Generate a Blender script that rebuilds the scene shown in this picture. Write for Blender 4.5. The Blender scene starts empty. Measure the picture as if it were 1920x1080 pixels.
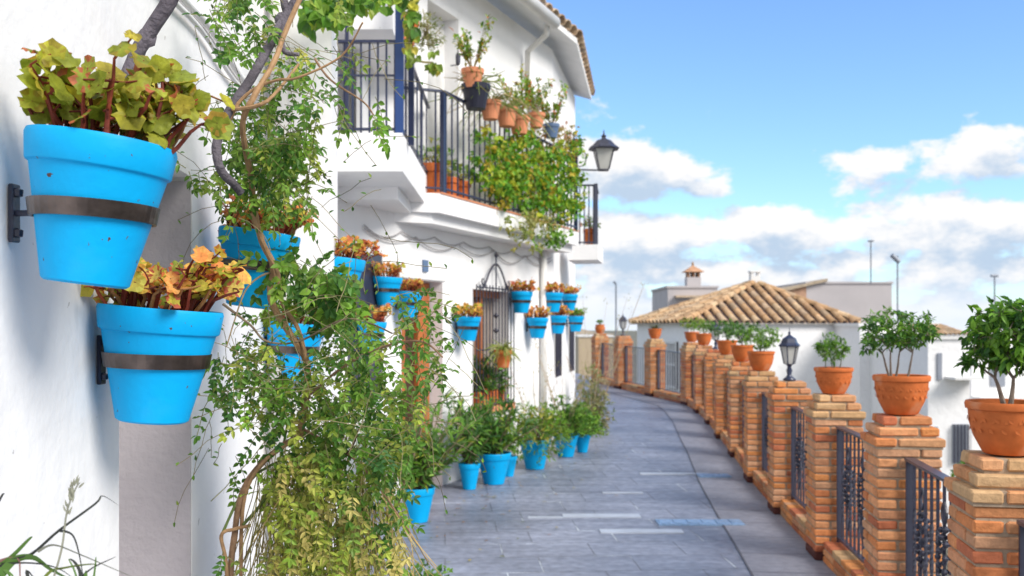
import bpy, math, random
from mathutils import Vector, Matrix
R = random.Random(7)
C = bpy.context.scene.collection
PI = math.pi
F = 1800.0; EYE = 1.54; HOR = 613.0

def W(px, py, Y):
    return Vector(((px-960)/F*Y, Y, EYE+(HOR-py)/F*Y))
def gz(y):            # the lane rises gently past nine metres
    t = max(0.0, y-8.0)
    return 0.026*t*t/(t+2.0)

# ---------------------------------------------------------------- mesh helper
class MB:
    def __init__(s): s.v=[]; s.f=[]; s.c=[]; s.m=[]
    def add(s, vs, fs, col=(1,1,1), mi=0):
        b=len(s.v); s.v.extend([tuple(v) for v in vs])
        for f in fs: s.f.append(tuple(i+b for i in f)); s.c.append(col); s.m.append(mi)
    def box(s, c, h, col=(1,1,1), rot=0.0, bev=0.0, jit=0.0, M=None, mi=0):
        cx,cy,cz=c; hx,hy,hz=h
        ca,sa=math.cos(rot),math.sin(rot)
        if bev<=0:
            pts=[(x*hx,y*hy,z*hz) for z in(-1,1) for y in(-1,1) for x in(-1,1)]
            fs=[(0,2,3,1),(4,5,7,6),(0,1,5,4),(2,6,7,3),(0,4,6,2),(1,3,7,5)]
        else:
            pts=[]; idx={}
            for sx in(-1,1):
                for sy in(-1,1):
                    for sz in(-1,1):
                        for a in range(3):
                            p=[sx*hx,sy*hy,sz*hz]
                            for k in range(3):
                                if k!=a: p[k]-= (sx,sy,sz)[k]*bev
                            idx[(sx,sy,sz,a)]=len(pts); pts.append(tuple(p))
            fs=[]
            for a in range(3):
                o=[k for k in range(3) if k!=a]
                for sg in(-1,1):
                    q=[]
                    for (u,w) in((-1,-1),(1,-1),(1,1),(-1,1)):
                        t=[0,0,0]; t[a]=sg; t[o[0]]=u; t[o[1]]=w
                        q.append(idx[(t[0],t[1],t[2],a)])
                    if (sg>0)==(a==1): q=q[::-1]
                    fs.append(tuple(q))
            for a in range(3):                      # edges parallel to a
                o=[k for k in range(3) if k!=a]
                for u in(-1,1):
                    for w in(-1,1):
                        q=[]
                        for (sg,ax) in((-1,o[0]),(1,o[0]),(1,o[1]),(-1,o[1])):
                            t=[0,0,0]; t[a]=sg; t[o[0]]=u; t[o[1]]=w
                            q.append(idx[(t[0],t[1],t[2],ax)])
                        fs.append(tuple(q))
            for sx in(-1,1):
                for sy in(-1,1):
                    for sz in(-1,1):
                        fs.append(tuple(idx[(sx,sy,sz,a)] for a in range(3)))
        if jit: pts=[(x+R.uniform(-jit,jit),y+R.uniform(-jit,jit),z+R.uniform(-jit,jit)) for x,y,z in pts]
        out=[Vector((cx+x*ca-y*sa, cy+x*sa+y*ca, cz+z)) for x,y,z in pts]
        if M is not None: out=[M@v for v in out]
        s.add(out,fs,col,mi)
    def tube(s, pts, rad, n=6, col=(1,1,1), cap=True, mi=0, rough=0.0):
        pts=[Vector(p) for p in pts]; m=len(pts)
        if not hasattr(rad,'__len__'): rad=[rad]*m
        vs=[]; up=Vector((0,0,1)); prev=None
        for i,p in enumerate(pts):
            d=(pts[min(i+1,m-1)]-pts[max(i-1,0)])
            if d.length<1e-9: d=Vector((0,0,1))
            d.normalize()
            if prev is None:
                a=d.cross(up) if abs(d.dot(up))<.95 else d.cross(Vector((1,0,0)))
            else: a=prev-d*prev.dot(d)
            if a.length<1e-6: a=d.cross(Vector((0.3,1,0.2)))
            a.normalize(); prev=a; b=d.cross(a)
            for k in range(n):
                t=2*PI*k/n; r=rad[i]*(1+R.uniform(-rough,rough))
                vs.append(p+(a*math.cos(t)+b*math.sin(t))*r)
        fs=[]
        for i in range(m-1):
            for k in range(n):
                fs.append((i*n+k,i*n+(k+1)%n,(i+1)*n+(k+1)%n,(i+1)*n+k))
        if cap: fs+= [tuple(range(n))[::-1], tuple((m-1)*n+k for k in range(n))]
        s.add(vs,fs,col,mi)
    def lathe(s, prof, n=24, c=(0,0,0), col=(1,1,1), M=None, square=False, mi=0):
        vs=[]
        for r,z in prof:
            for k in range(n):
                t=2*PI*(k+(.5 if square else 0))/n
                v=Vector((c[0]+r*math.cos(t), c[1]+r*math.sin(t), c[2]+z))
                vs.append(M@v if M is not None else v)
        fs=[]
        for i in range(len(prof)-1):
            for k in range(n): fs.append((i*n+k,i*n+(k+1)%n,(i+1)*n+(k+1)%n,(i+1)*n+k))
        fs.append(tuple(range(n))[::-1]); fs.append(tuple((len(prof)-1)*n+k for k in range(n)))
        s.add(vs,fs,col,mi)
    def leaf(s, p, d, nrm, L, Wd, col, fold=.25, droop=.15):
        d=d.normalized(); sd=d.cross(nrm)
        if sd.length<1e-5: sd=d.cross(Vector((.3,.5,.9)))
        sd.normalize(); n=sd.cross(d)
        a=p; t=p+d*L-n*L*droop; m1=p+d*L*.33; m2=p+d*L*.68-n*L*droop*.4
        vs=[a, m1+sd*Wd*.5+n*Wd*fold, m2+sd*Wd*.4+n*Wd*fold*.8, t, m2-sd*Wd*.4+n*Wd*fold*.8, m1-sd*Wd*.5+n*Wd*fold, m1, m2]
        s.add(vs,[(0,1,6),(6,1,2,7),(7,2,3)],col)
        c2=tuple(x*.88 for x in col)
        s.add(vs,[(0,6,5),(5,6,7,4),(7,4,3)],c2)
    def build(s, name, mat, parent=None, smooth=False, loc=None, world=True):
        me=bpy.data.meshes.new(name)
        off=Vector((0,0,0))
        if parent is not None and world: off=WL(parent)
        elif loc is not None: off=Vector(loc)
        me.from_pydata([(x-off.x,y-off.y,z-off.z) for x,y,z in s.v],[],s.f)
        at=me.attributes.new('Col','FLOAT_COLOR','FACE')
        buf=[]
        for c in s.c: buf.extend((c[0],c[1],c[2],1.0))
        at.data.foreach_set('color',buf)
        for mm in (mat if isinstance(mat,(list,tuple)) else [mat]): me.materials.append(mm)
        if isinstance(mat,(list,tuple)): me.polygons.foreach_set('material_index',s.m)
        if smooth: me.polygons.foreach_set('use_smooth',[True]*len(s.f))
        me.update()
        o=bpy.data.objects.new(name,me); C.objects.link(o)
        if parent is not None: o.parent=parent
        elif loc is not None: o.location=loc
        return o
def WL(o):
    v=Vector((0,0,0))
    while o is not None: v+=o.location; o=o.parent
    return v
def thing(name,label,cat,loc=(0,0,0),group=None):
    o=bpy.data.objects.new(name,None); C.objects.link(o); o.location=loc; o.empty_display_size=.1
    o['label']=label; o['category']=cat
    if group: o['group']=group
    return o
def tag(o,label=None,cat=None,group=None,kind=None):
    if label:o['label']=label
    if cat:o['category']=cat
    if group:o['group']=group
    if kind:o['kind']=kind
    return o

# ---------------------------------------------------------------- materials
def mat(name, base=None, rough=.6, attr=False, noise=None, bump=None, metal=0, spec=.5, trans=0, jitter=None, coat=0):
    m=bpy.data.materials.new(name); m.use_nodes=True; nt=m.node_tree; N=nt.nodes; L=nt.links
    b=N['Principled BSDF']; b.inputs['Roughness'].default_value=rough; b.inputs['Metallic'].default_value=metal
    b.inputs['Specular IOR Level'].default_value=spec
    if coat: b.inputs['Coat Weight'].default_value=coat; b.inputs['Coat Roughness'].default_value=.2
    if base: b.inputs['Base Color'].default_value=(*base,1)
    src=None
    if attr:
        a=N.new('ShaderNodeAttribute'); a.attribute_name='Col'; src=a.outputs['Color']
    tc=N.new('ShaderNodeTexCoord')
    if noise:   # (scale, lo, hi)  multiplies the colour
        for (sc,lo,hi,det) in noise:
            n=N.new('ShaderNodeTexNoise'); n.inputs['Scale'].default_value=sc; n.inputs['Detail'].default_value=det
            L.new(tc.outputs['Object'],n.inputs['Vector'])
            mr=N.new('ShaderNodeMapRange'); mr.inputs['From Min'].default_value=.3; mr.inputs['From Max'].default_value=.7
            mr.inputs['To Min'].default_value=lo; mr.inputs['To Max'].default_value=hi
            L.new(n.outputs['Fac'],mr.inputs['Value'])
            vm=N.new('ShaderNodeVectorMath'); vm.operation='SCALE'
            if src is None:
                rgb=N.new('ShaderNodeRGB'); rgb.outputs[0].default_value=(*base,1); src=rgb.outputs[0]
            L.new(src,vm.inputs[0]); L.new(mr.outputs[0],vm.inputs['Scale']); src=vm.outputs[0]
    if src is not None: L.new(src,b.inputs['Base Color'])
    if bump:
        h=None
        for (sc,st,det) in bump:
            n=N.new('ShaderNodeTexNoise'); n.inputs['Scale'].default_value=sc; n.inputs['Detail'].default_value=det
            L.new(tc.outputs['Object'],n.inputs['Vector'])
            bp=N.new('ShaderNodeBump'); bp.inputs['Strength'].default_value=1; bp.inputs['Distance'].default_value=st
            L.new(n.outputs['Fac'],bp.inputs['Height'])
            if h is not None: L.new(h,bp.inputs['Normal'])
            h=bp.outputs[0]
        L.new(h,b.inputs['Normal'])
    if trans:
        tr=N.new('ShaderNodeBsdfTranslucent'); 
        if src is not None:
            g=N.new('ShaderNodeVectorMath'); g.operation='MULTIPLY'; g.inputs[1].default_value=(1.5,1.6,.8)
            L.new(src,g.inputs[0]); L.new(g.outputs[0],tr.inputs['Color'])
        mx=N.new('ShaderNodeMixShader'); mx.inputs[0].default_value=trans
        L.new(b.outputs[0],mx.inputs[1]); L.new(tr.outputs[0],mx.inputs[2])
        L.new(mx.outputs[0],N['Material Output'].inputs['Surface'])
    return m
M={}
M['plaster']=mat('white_plaster',(.86,.85,.85),.85,noise=[(.9,.955,1.02,3),(6,.975,1.015,4)],bump=[(2.2,.007,2),(24,.003,5)],spec=.2)
M['plaster_far']=mat('far_plaster',(.87,.86,.86),.9,noise=[(.5,.92,1.02,3)],bump=[(6,.02,4)],spec=.2)
M['trim']=mat('white_trim',(.78,.77,.76),.7,noise=[(5,.93,1.02,3)],spec=.3)
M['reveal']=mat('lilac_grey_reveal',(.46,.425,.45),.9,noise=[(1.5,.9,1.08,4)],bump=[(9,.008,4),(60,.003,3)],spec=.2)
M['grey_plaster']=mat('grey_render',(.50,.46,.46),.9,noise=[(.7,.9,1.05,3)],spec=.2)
M['blue']=mat('blue_paint',(.0,.385,.78),.5,noise=[(7,.93,1.05,3)],bump=[(60,.0008,3)],spec=.22)
M['iron']=mat('dark_iron',(.03,.03,.05),.38,noise=[(20,.7,1.4,4)],bump=[(80,.001,3)],spec=.6)
M['band']=mat('weathered_steel_band',(.07,.055,.05),.33,metal=.7,noise=[(14,.4,2.4,4)],bump=[(50,.0015,3)])
M['railpaint']=mat('slate_blue_rail_paint',(.034,.036,.062),.35,noise=[(12,.85,1.2,3)],spec=.8)
M['bluepost']=mat('blue_post_paint',(.012,.05,.19),.4,spec=.6)
M['navy']=mat('navy_iron',(.008,.015,.055),.35,spec=.7)
M['brick']=mat('clay_brick',None,.85,attr=True,noise=[(9,.82,1.14,4),(60,.86,1.1,4)],bump=[(45,.004,5),(160,.0015,3)],spec=.2)
M['mortar']=mat('lime_mortar',(.42,.32,.23),.95,noise=[(20,.8,1.1,5)],bump=[(60,.006,5)],spec=.1)
M['terra']=mat('terracotta',(.60,.155,.04),.75,noise=[(5,.8,1.12,4),(30,.9,1.08,4)],bump=[(50,.0012,4)],spec=.25)
M['terra_pale']=mat('pale_terracotta',(.68,.27,.14),.8,noise=[(8,.8,1.12,4)],spec=.2)
M['tile']=mat('roof_tile',None,.9,attr=True,noise=[(4,.75,1.15,5),(25,.85,1.1,3)],bump=[(25,.008,4)],spec=.15)
M['soil']=mat('dark_soil',(.03,.02,.014),.95,noise=[(60,.5,1.5,4)],bump=[(60,.01,4)])
M['leaf']=mat('leaf',None,.5,attr=True,noise=[(25,.8,1.2,2)],trans=.3,spec=.35)
M['geranium']=mat('geranium_leaf',None,.55,attr=True,noise=[(60,.75,1.2,3)],bump=[(90,.003,3)],trans=.32,spec=.3)
M['stem']=mat('stem',None,.7,attr=True,noise=[(40,.75,1.25,4)],bump=[(70,.003,4)],spec=.25)
M['bark']=mat('grey_bark',(.135,.12,.14),.85,noise=[(12,.6,1.5,5)],bump=[(40,.012,5),(140,.004,3)],spec=.2)
M['wood']=mat('orange_wood',(.44,.13,.03),.45,noise=[(6,.75,1.2,4)],spec=.5)
M['darkwood']=mat('dark_door_leaf',(.07,.028,.015),.5,noise=[(6,.7,1.2,4)])
M['glass']=mat('dark_window_glass',(.03,.035,.05),.12,spec=.8)
M['frost']=mat('frosted_lamp_glass',(.80,.78,.72),.35,spec=.5,trans=.5)
M['plaque']=mat('blue_plaque',(.10,.16,.28),.4)
M['cover']=mat('galvanised_cover',(.28,.42,.62),.4,metal=.25,noise=[(30,.8,1.15,3)],bump=[(60,.004,2)])
M['grass']=mat('grass_blade',None,.5,attr=True,spec=.3,trans=.15)
M['black_plastic']=mat('black_plastic',(.012,.013,.03),.4)
M['pipe']=mat('white_pipe',(.72,.70,.67),.5,noise=[(6,.9,1.05,3)])

def chips(m,lo,hi,scale,col):
    nt=m.node_tree; N=nt.nodes; L=nt.links; b=N['Principled BSDF']; inp=b.inputs['Base Color']; src=inp.links[0].from_socket
    tc=N.new('ShaderNodeTexCoord'); n=N.new('ShaderNodeTexNoise'); n.inputs['Scale'].default_value=scale; n.inputs['Detail'].default_value=3
    L.new(tc.outputs['Object'],n.inputs['Vector']); mr=N.new('ShaderNodeMapRange'); mr.inputs['From Min'].default_value=lo; mr.inputs['From Max'].default_value=hi
    L.new(n.outputs['Fac'],mr.inputs['Value']); mx=N.new('ShaderNodeMix'); mx.data_type='RGBA'; mx.inputs['B'].default_value=(*col,1)
    L.new(mr.outputs[0],mx.inputs['Factor']); L.new(src,mx.inputs['A']); L.new(mx.outputs['Result'],inp)
chips(M['blue'],.70,.715,60,(.09,.05,.05)); chips(M['blue'],.60,.80,9,(.02,.42,.82))
chips(M['terra'],.58,.80,7,(.62,.36,.22)); chips(M['plaster'],.62,.80,2.3,(.70,.69,.68)); chips(M['plaster'],.735,.75,30,(.55,.53,.52))
def stone_mat():
    m=bpy.data.materials.new('slate_paving'); m.use_nodes=True; nt=m.node_tree; N=nt.nodes; L=nt.links
    b=N['Principled BSDF']; tc=N.new('ShaderNodeTexCoord'); mp=N.new('ShaderNodeMapping')
    mp.inputs['Rotation'].default_value=(0,0,math.radians(-4)); L.new(tc.outputs['Object'],mp.inputs['Vector'])
    def brick(seed,c1,c2,mor,ms):
        t=N.new('ShaderNodeTexBrick'); t.inputs['Scale'].default_value=1; t.inputs['Brick Width'].default_value=.62; t.inputs['Row Height'].default_value=.40
        t.inputs['Mortar Size'].default_value=ms; t.inputs['Mortar Smooth'].default_value=.3; t.offset=.37; t.offset_frequency=2
        t.inputs['Color1'].default_value=c1; t.inputs['Color2'].default_value=c2; t.inputs['Mortar'].default_value=mor
        L.new(mp.outputs[0],t.inputs['Vector']); return t
    t=brick(0,(.20,.22,.285,1),(.235,.255,.325,1),(.17,.18,.22,1),.006)
    # scattered pale joints where fresh mortar shows
    mask=N.new('ShaderNodeTexNoise'); mask.inputs['Scale'].default_value=1.6; mask.inputs['Detail'].default_value=4; L.new(tc.outputs['Object'],mask.inputs['Vector'])
    cr=N.new('ShaderNodeMapRange'); cr.inputs['From Min'].default_value=.53; cr.inputs['From Max'].default_value=.6; L.new(mask.outputs['Fac'],cr.inputs['Value'])
    ml=N.new('ShaderNodeMath'); ml.operation='MULTIPLY'; L.new(cr.outputs[0],ml.inputs[0]); L.new(t.outputs['Fac'],ml.inputs[1])
    mx=N.new('ShaderNodeMix'); mx.data_type='RGBA'; mx.inputs['B'].default_value=(.52,.56,.62,1); L.new(ml.outputs[0],mx.inputs['Factor']); L.new(t.outputs['Color'],mx.inputs['A'])
    # slab to slab tone
    n1=N.new('ShaderNodeTexNoise'); n1.inputs['Scale'].default_value=1.1; n1.inputs['Detail'].default_value=3; L.new(tc.outputs['Object'],n1.inputs['Vector'])
    n2=N.new('ShaderNodeTexNoise'); n2.inputs['Scale'].default_value=14; n2.inputs['Detail'].default_value=6; L.new(tc.outputs['Object'],n2.inputs['Vector'])
    st=N.new('ShaderNodeMapping'); st.inputs['Scale'].default_value=(.8,9,1); L.new(tc.outputs['Object'],st.inputs['Vector'])
    n3=N.new('ShaderNodeTexNoise'); n3.inputs['Scale'].default_value=1; n3.inputs['Detail'].default_value=4; L.new(st.outputs[0],n3.inputs['Vector'])
    cur=mx.outputs['Result']
    for n,lo,hi in((n1,.82,1.18),(n2,.8,1.2),(n3,.84,1.16)):
        mr=N.new('ShaderNodeMapRange'); mr.inputs['From Min'].default_value=.32; mr.inputs['From Max'].default_value=.68; mr.inputs['To Min'].default_value=lo; mr.inputs['To Max'].default_value=hi
        L.new(n.outputs['Fac'],mr.inputs['Value']); vm=N.new('ShaderNodeVectorMath'); vm.operation='SCALE'; L.new(cur,vm.inputs[0]); L.new(mr.outputs[0],vm.inputs['Scale']); cur=vm.outputs[0]
    L.new(cur,b.inputs['Base Color'])
    rr=N.new('ShaderNodeMapRange'); rr.inputs['To Min'].default_value=.32; rr.inputs['To Max'].default_value=.62; L.new(n1.outputs['Fac'],rr.inputs['Value']); L.new(rr.outputs[0],b.inputs['Roughness'])
    bp=N.new('ShaderNodeBump'); bp.inputs['Distance'].default_value=.006; bp.inputs['Strength'].default_value=.7; L.new(n2.outputs['Fac'],bp.inputs['Height'])
    bp2=N.new('ShaderNodeBump'); bp2.inputs['Distance'].default_value=.01; bp2.invert=True; L.new(t.outputs['Fac'],bp2.inputs['Height']); L.new(bp.outputs[0],bp2.inputs['Normal'])
    L.new(bp2.outputs[0],b.inputs['Normal'])
    return m
M['stone']=stone_mat()
M['border_stone']=mat('pale_border_stone',(.255,.26,.31),.55,noise=[(1.2,.85,1.12,3),(16,.85,1.12,5)],bump=[(20,.006,5)],spec=.4)
M['pale_stone']=mat('pale_marble_strip',(.46,.50,.58),.4,noise=[(6,.85,1.1,4)],spec=.5)
M['ground']=mat('valley_ground',(.16,.15,.11),.95,noise=[(.2,.7,1.2,5),(2,.85,1.15,4)])
M['hill']=mat('hill_scrub',(.34,.27,.19),.95,noise=[(.02,.8,1.2,5)])

# ---------------------------------------------------------------- generic walls
def wall_pts(A,B,thick,side):
    A=Vector((A[0],A[1],0)); B=Vector((B[0],B[1],0)); d=(B-A); L=d.length; d.normalize()
    n=Vector((-d.y,d.x,0))*side
    return A,d,n,L
def wall(mb,A,B,thick,z0,z1,openings=(),side=1,ext=0):
    """wall whose FRONT plane runs A->B; body goes 'thick' towards side*left. openings: (s0,s1,z0,z1)"""
    A,d,n,L=wall_pts(A,B,thick,side)
    ss=sorted({0.0,L,*[o[0] for o in openings],*[o[1] for o in openings]})
    zs=sorted({z0,z1,*[o[2] for o in openings],*[o[3] for o in openings]})
    def solid(i,j):
        if i<0 or j<0 or i>=len(ss)-1 or j>=len(zs)-1: return False
        sm=(ss[i]+ss[i+1])/2; zm=(zs[j]+zs[j+1])/2
        return not any(o[0]<sm<o[1] and o[2]<zm<o[3] for o in openings)
    def P(s,z,k): 
        v=A+d*s+n*k; return Vector((v.x,v.y,z))
    for i in range(len(ss)-1):
        for j in range(len(zs)-1):
            if not solid(i,j): continue
            a,b,e,f=ss[i],ss[i+1],zs[j],zs[j+1]
            mb.add([P(a,e,0),P(b,e,0),P(b,f,0),P(a,f,0)],[(0,1,2,3)])
            mb.add([P(a,e,thick),P(b,e,thick),P(b,f,thick),P(a,f,thick)],[(3,2,1,0)])
            if not solid(i-1,j): mb.add([P(a,e,0),P(a,f,0),P(a,f,thick),P(a,e,thick)],[(0,1,2,3)])
            if not solid(i+1,j): mb.add([P(b,e,0),P(b,f,0),P(b,f,thick),P(b,e,thick)],[(3,2,1,0)])
            if not solid(i,j-1): mb.add([P(a,e,0),P(b,e,0),P(b,e,thick),P(a,e,thick)],[(3,2,1,0)])
            if not solid(i,j+1): mb.add([P(a,f,0),P(b,f,0),P(b,f,thick),P(a,f,thick)],[(0,1,2,3)])
def prism(mb,poly,z0,z1,col=(1,1,1)):
    n=len(poly); vs=[(x,y,z0) for x,y in poly]+[(x,y,z1) for x,y in poly]
    fs=[tuple(range(n))[::-1],tuple(range(n,2*n))]+[(k,(k+1)%n,(k+1)%n+n,k+n) for k in range(n)]
    mb.add(vs,fs,col)

# ================================================================ CAMERA, LIGHT, SKY
cam=bpy.data.cameras.new('camera'); co=bpy.data.objects.new('camera',cam); C.objects.link(co)
co.location=(0,0,EYE); co.rotation_euler=(PI/2,0,0)
cam.sensor_width=36; cam.lens=F/1920*36; cam.shift_y=(HOR-540)/1920; cam.clip_end=3000; cam.clip_start=.05
cam.dof.use_dof=True; cam.dof.focus_distance=2.0; cam.dof.aperture_fstop=6.3
sc=bpy.context.scene; sc.camera=co
SUN_EL=math.radians(38); SUN_AZ=math.radians(130)   # clockwise from +Y
sd=Vector((math.sin(SUN_AZ)*math.cos(SUN_EL),math.cos(SUN_AZ)*math.cos(SUN_EL),math.sin(SUN_EL)))
sun=bpy.data.lights.new('sun','SUN'); sun.energy=2.3; sun.angle=math.radians(28); sun.color=(1,.95,.88)
so=bpy.data.objects.new('sun',sun); C.objects.link(so); so.rotation_euler=(-sd).to_track_quat('-Z','Y').to_euler(); so.location=(8,-4,12)

w=bpy.data.worlds.new('World'); sc.world=w; w.use_nodes=True; nt=w.node_tree; N=nt.nodes; L=nt.links
bg=N['Background']
sky=N.new('ShaderNodeTexSky'); sky.sky_type='NISHITA'; sky.sun_disc=False; sky.sun_elevation=SUN_EL; sky.sun_rotation=SUN_AZ
sky.air_density=1.0; sky.dust_density=.4; sky.ozone_density=2.0
def vmath(op,a,b=None):
    n=N.new('ShaderNodeVectorMath'); n.operation=op
    for i,x in enumerate((a,b)):
        if x is None: continue
        if hasattr(x,'is_output'): L.new(x,n.inputs[i])
        else: n.inputs[i].default_value=x
    return n
def mth(op,a,b=None,c=None,T=None,clamp=False):
    T=T or nt; n=T.nodes.new('ShaderNodeMath'); n.operation=op; n.use_clamp=clamp
    for i,x in enumerate((a,b,c)):
        if x is None: continue
        if hasattr(x,'is_output'): T.links.new(x,n.inputs[i])
        else: n.inputs[i].default_value=x
    return n.outputs[0]
# cloud density group: input (azimuth, elevation) in radians
G=bpy.data.node_groups.new('cloud_density','ShaderNodeTree')
G.interface.new_socket('az',in_out='INPUT',socket_type='NodeSocketFloat'); G.interface.new_socket('el',in_out='INPUT',socket_type='NodeSocketFloat')
G.interface.new_socket('d',in_out='OUTPUT',socket_type='NodeSocketFloat')
gi=G.nodes.new('NodeGroupInput'); go=G.nodes.new('NodeGroupOutput')
cx=G.nodes.new('ShaderNodeCombineXYZ'); G.links.new(gi.outputs['az'],cx.inputs[0])
G.links.new(mth('MULTIPLY',gi.outputs['el'],1.7,T=G),cx.inputs[1]); cx.inputs[2].default_value=3.3
n=G.nodes.new('ShaderNodeTexNoise'); n.inputs['Scale'].default_value=17; n.inputs['Detail'].default_value=10; n.inputs['Roughness'].default_value=.58; G.links.new(cx.outputs[0],n.inputs['Vector'])
dens=mth('MULTIPLY',mth('SUBTRACT',n.outputs['Fac'],.5,T=G),1.75,T=G)
def azel(px,py): return math.atan((px-960)/F), math.atan((HOR-py)/F*math.cos(math.atan((px-960)/F)))
blobs=[(1180,315,120,62,1.0),(1265,320,80,42,.85),(1320,350,55,24,.7),(1120,290,60,50,.6),(1630,312,95,42,.75),(1835,290,110,48,.8),(1900,262,60,35,.5),(1493,309,30,18,.45),(1385,298,26,13,.36),
       (1180,455,150,60,.95),(1400,440,140,50,.9),(1560,430,110,40,.8),(1720,440,120,50,.8),(1860,425,130,55,.9),(1300,515,240,45,.7),(1650,505,330,50,.75),(1500,590,600,42,.9),(1180,570,160,45,.8),
       (2300,300,160,80,.7),(-400,150,300,90,.5)]
tot=-.37
cur=None
for (px,py,rx,ry,a) in blobs:
    ca,ce=azel(px,py); kx=F/rx; ky=F/ry
    dx=mth('MULTIPLY',mth('SUBTRACT',gi.outputs['az'],ca,T=G),kx*1.0,T=G); dy=mth('MULTIPLY',mth('SUBTRACT',gi.outputs['el'],ce,T=G),ky*1.0,T=G)
    r2=mth('ADD',mth('MULTIPLY',dx,dx,T=G),mth('MULTIPLY',dy,dy,T=G),T=G)
    e=mth('MULTIPLY',mth('POWER',2.718,mth('MULTIPLY',r2,-.62,T=G),T=G),a,T=G)
    cur=e if cur is None else mth('MAXIMUM',cur,e,T=G)
aw=mth('MULTIPLY',mth('SUBTRACT',mth('ABSOLUTE',gi.outputs['az'],T=G),.75,T=G),2.0,T=G,clamp=True)
eh=mth('MULTIPLY',mth('SUBTRACT',gi.outputs['el'],.6,T=G),2.0,T=G,clamp=True)
cur=mth('MAXIMUM',cur,mth('MULTIPLY',mth('MAXIMUM',aw,eh,T=G),.80,T=G),T=G)  # extra clouds beside, behind and overhead, added unseen to whiten the ambient light
d=mth('ADD',mth('ADD',dens,cur,T=G),tot,T=G)
G.links.new(d,go.inputs['d'])
tc=N.new('ShaderNodeTexCoord'); sp=N.new('ShaderNodeSeparateXYZ'); L.new(tc.outputs['Generated'],sp.inputs[0])
az=mth('ARCTAN2',sp.outputs[0],sp.outputs[1]); el=mth('ARCSINE',sp.outputs[2])
def dg(a,e):
    g=N.new('ShaderNodeGroup'); g.node_tree=G
    for s,x in(('az',a),('el',e)): L.new(x,g.inputs[s])
    return g.outputs['d']
d0=dg(az,el); d1=dg(mth('ADD',az,-.012),mth('ADD',el,.022))
ms=N.new('ShaderNodeMapRange'); ms.interpolation_type='SMOOTHSTEP'; ms.inputs['From Min'].default_value=-.02; ms.inputs['From Max'].default_value=.25; L.new(d0,ms.inputs['Value'])
# out-of-view veil is added to whiten the fill light; underside = denser above
sh=N.new('ShaderNodeMapRange'); sh.interpolation_type='SMOOTHSTEP'; sh.inputs['From Min'].default_value=-.12; sh.inputs['From Max'].default_value=.42; L.new(mth('SUBTRACT',d1,mth('MULTIPLY',d0,.55)),sh.inputs['Value'])
cc=N.new('ShaderNodeMix'); cc.data_type='RGBA'; cc.inputs['A'].default_value=(5.7,5.65,5.65,1); cc.inputs['B'].default_value=(3.0,3.75,4.7,1); L.new(sh.outputs[0],cc.inputs['Factor'])
# pale the very low clouds
lo=N.new('ShaderNodeMapRange'); lo.inputs['From Min'].default_value=.055; lo.inputs['From Max'].default_value=.0; lo.inputs['To Min'].default_value=0; lo.inputs['To Max'].default_value=1; L.new(el,lo.inputs['Value'])
c2=N.new('ShaderNodeMix'); c2.data_type='RGBA'; c2.inputs['B'].default_value=(4.9,5.3,5.9,1); L.new(cc.outputs['Result'],c2.inputs['A']); L.new(lo.outputs[0],c2.inputs['Factor'])
tint=vmath('MULTIPLY',sky.outputs[0],(.90,1.11,1.36))
mx=N.new('ShaderNodeMix'); mx.data_type='RGBA'; L.new(ms.outputs[0],mx.inputs['Factor']); L.new(tint.outputs[0],mx.inputs['A']); L.new(c2.outputs['Result'],mx.inputs['B'])
L.new(mx.outputs['Result'],bg.inputs['Color']); bg.inputs['Strength'].default_value=.1
vs=sc.view_settings; vs.view_transform='Standard'; vs.look='None'; vs.gamma=1; vs.exposure=0.86

# ================================================================ GROUND
g=MB(); S=900
g.add([(-S,-60,-4.2),(S,-60,-4.2),(S,1500,-4.2),(-S,1500,-4.2)],[(0,1,2,3)])
tag(g.build('ground',M['ground']),'dusty valley ground far below the terrace',kind='structure')
h=MB()
hp=[]
for i in range(41):
    x=-500+i*35; hp.append((x, 700, -8+ (14+10*math.sin(i*.6)+6*math.sin(i*1.7+1))*max(0,min(1,(260-x)/420))))
for i in range(40):
    a,b=hp[i],hp[i+1]
    h.add([(a[0],a[1]-150,-5),(b[0],b[1]-150,-5),b,a],[(0,1,2,3)])
    h.add([a,b,(b[0],b[1]+150,-5),(a[0],a[1]+150,-5)],[(0,1,2,3)])
tag(h.build('hills',M['hill']),'low tan hills on the horizon',kind='structure')

# row of pillars: X,Y per pillar (near to far)
rowpx=[(1888,850,584),(1690,775,400),(1563,738,307),(1480,712,243),(1427,692,208),(1392,677,178),(1363,667,155),(1342,660,138.5),(1320,649,127),(1297,641,119),(1228,634,107.5),(1168,628,99),(1125,625,92)]
PX=[]
for (px,py,hh) in rowpx:
    Y=F*1.10/hh; PX.append(((px-960)/F*Y,Y))
PX=[(x,y) for x,y in PX]
# smooth even spacing of the straight stretch
s0=Vector(PX[0]); s1=Vector(PX[9])
ref=[1888,1690,1563,1480,1427,1392,1363,1342,1320,1297]
ys=[3.39,4.93,6.45,8.0,9.5,11.1,12.6,14.1,15.5,16.7]
PX=[((p-960)/F*y,y) for p,y in zip(ref,ys)]+[((1228-960)/F*18.3,18.3),((1168-960)/F*19.9,19.9),((1125-960)/F*21.4,21.4)]
NP=len(PX)

def row_dir(i):
    a=Vector(PX[max(i-1,0)]); b=Vector(PX[min(i+1,NP-1)]); d=(b-a); d.normalize(); return d
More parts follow.
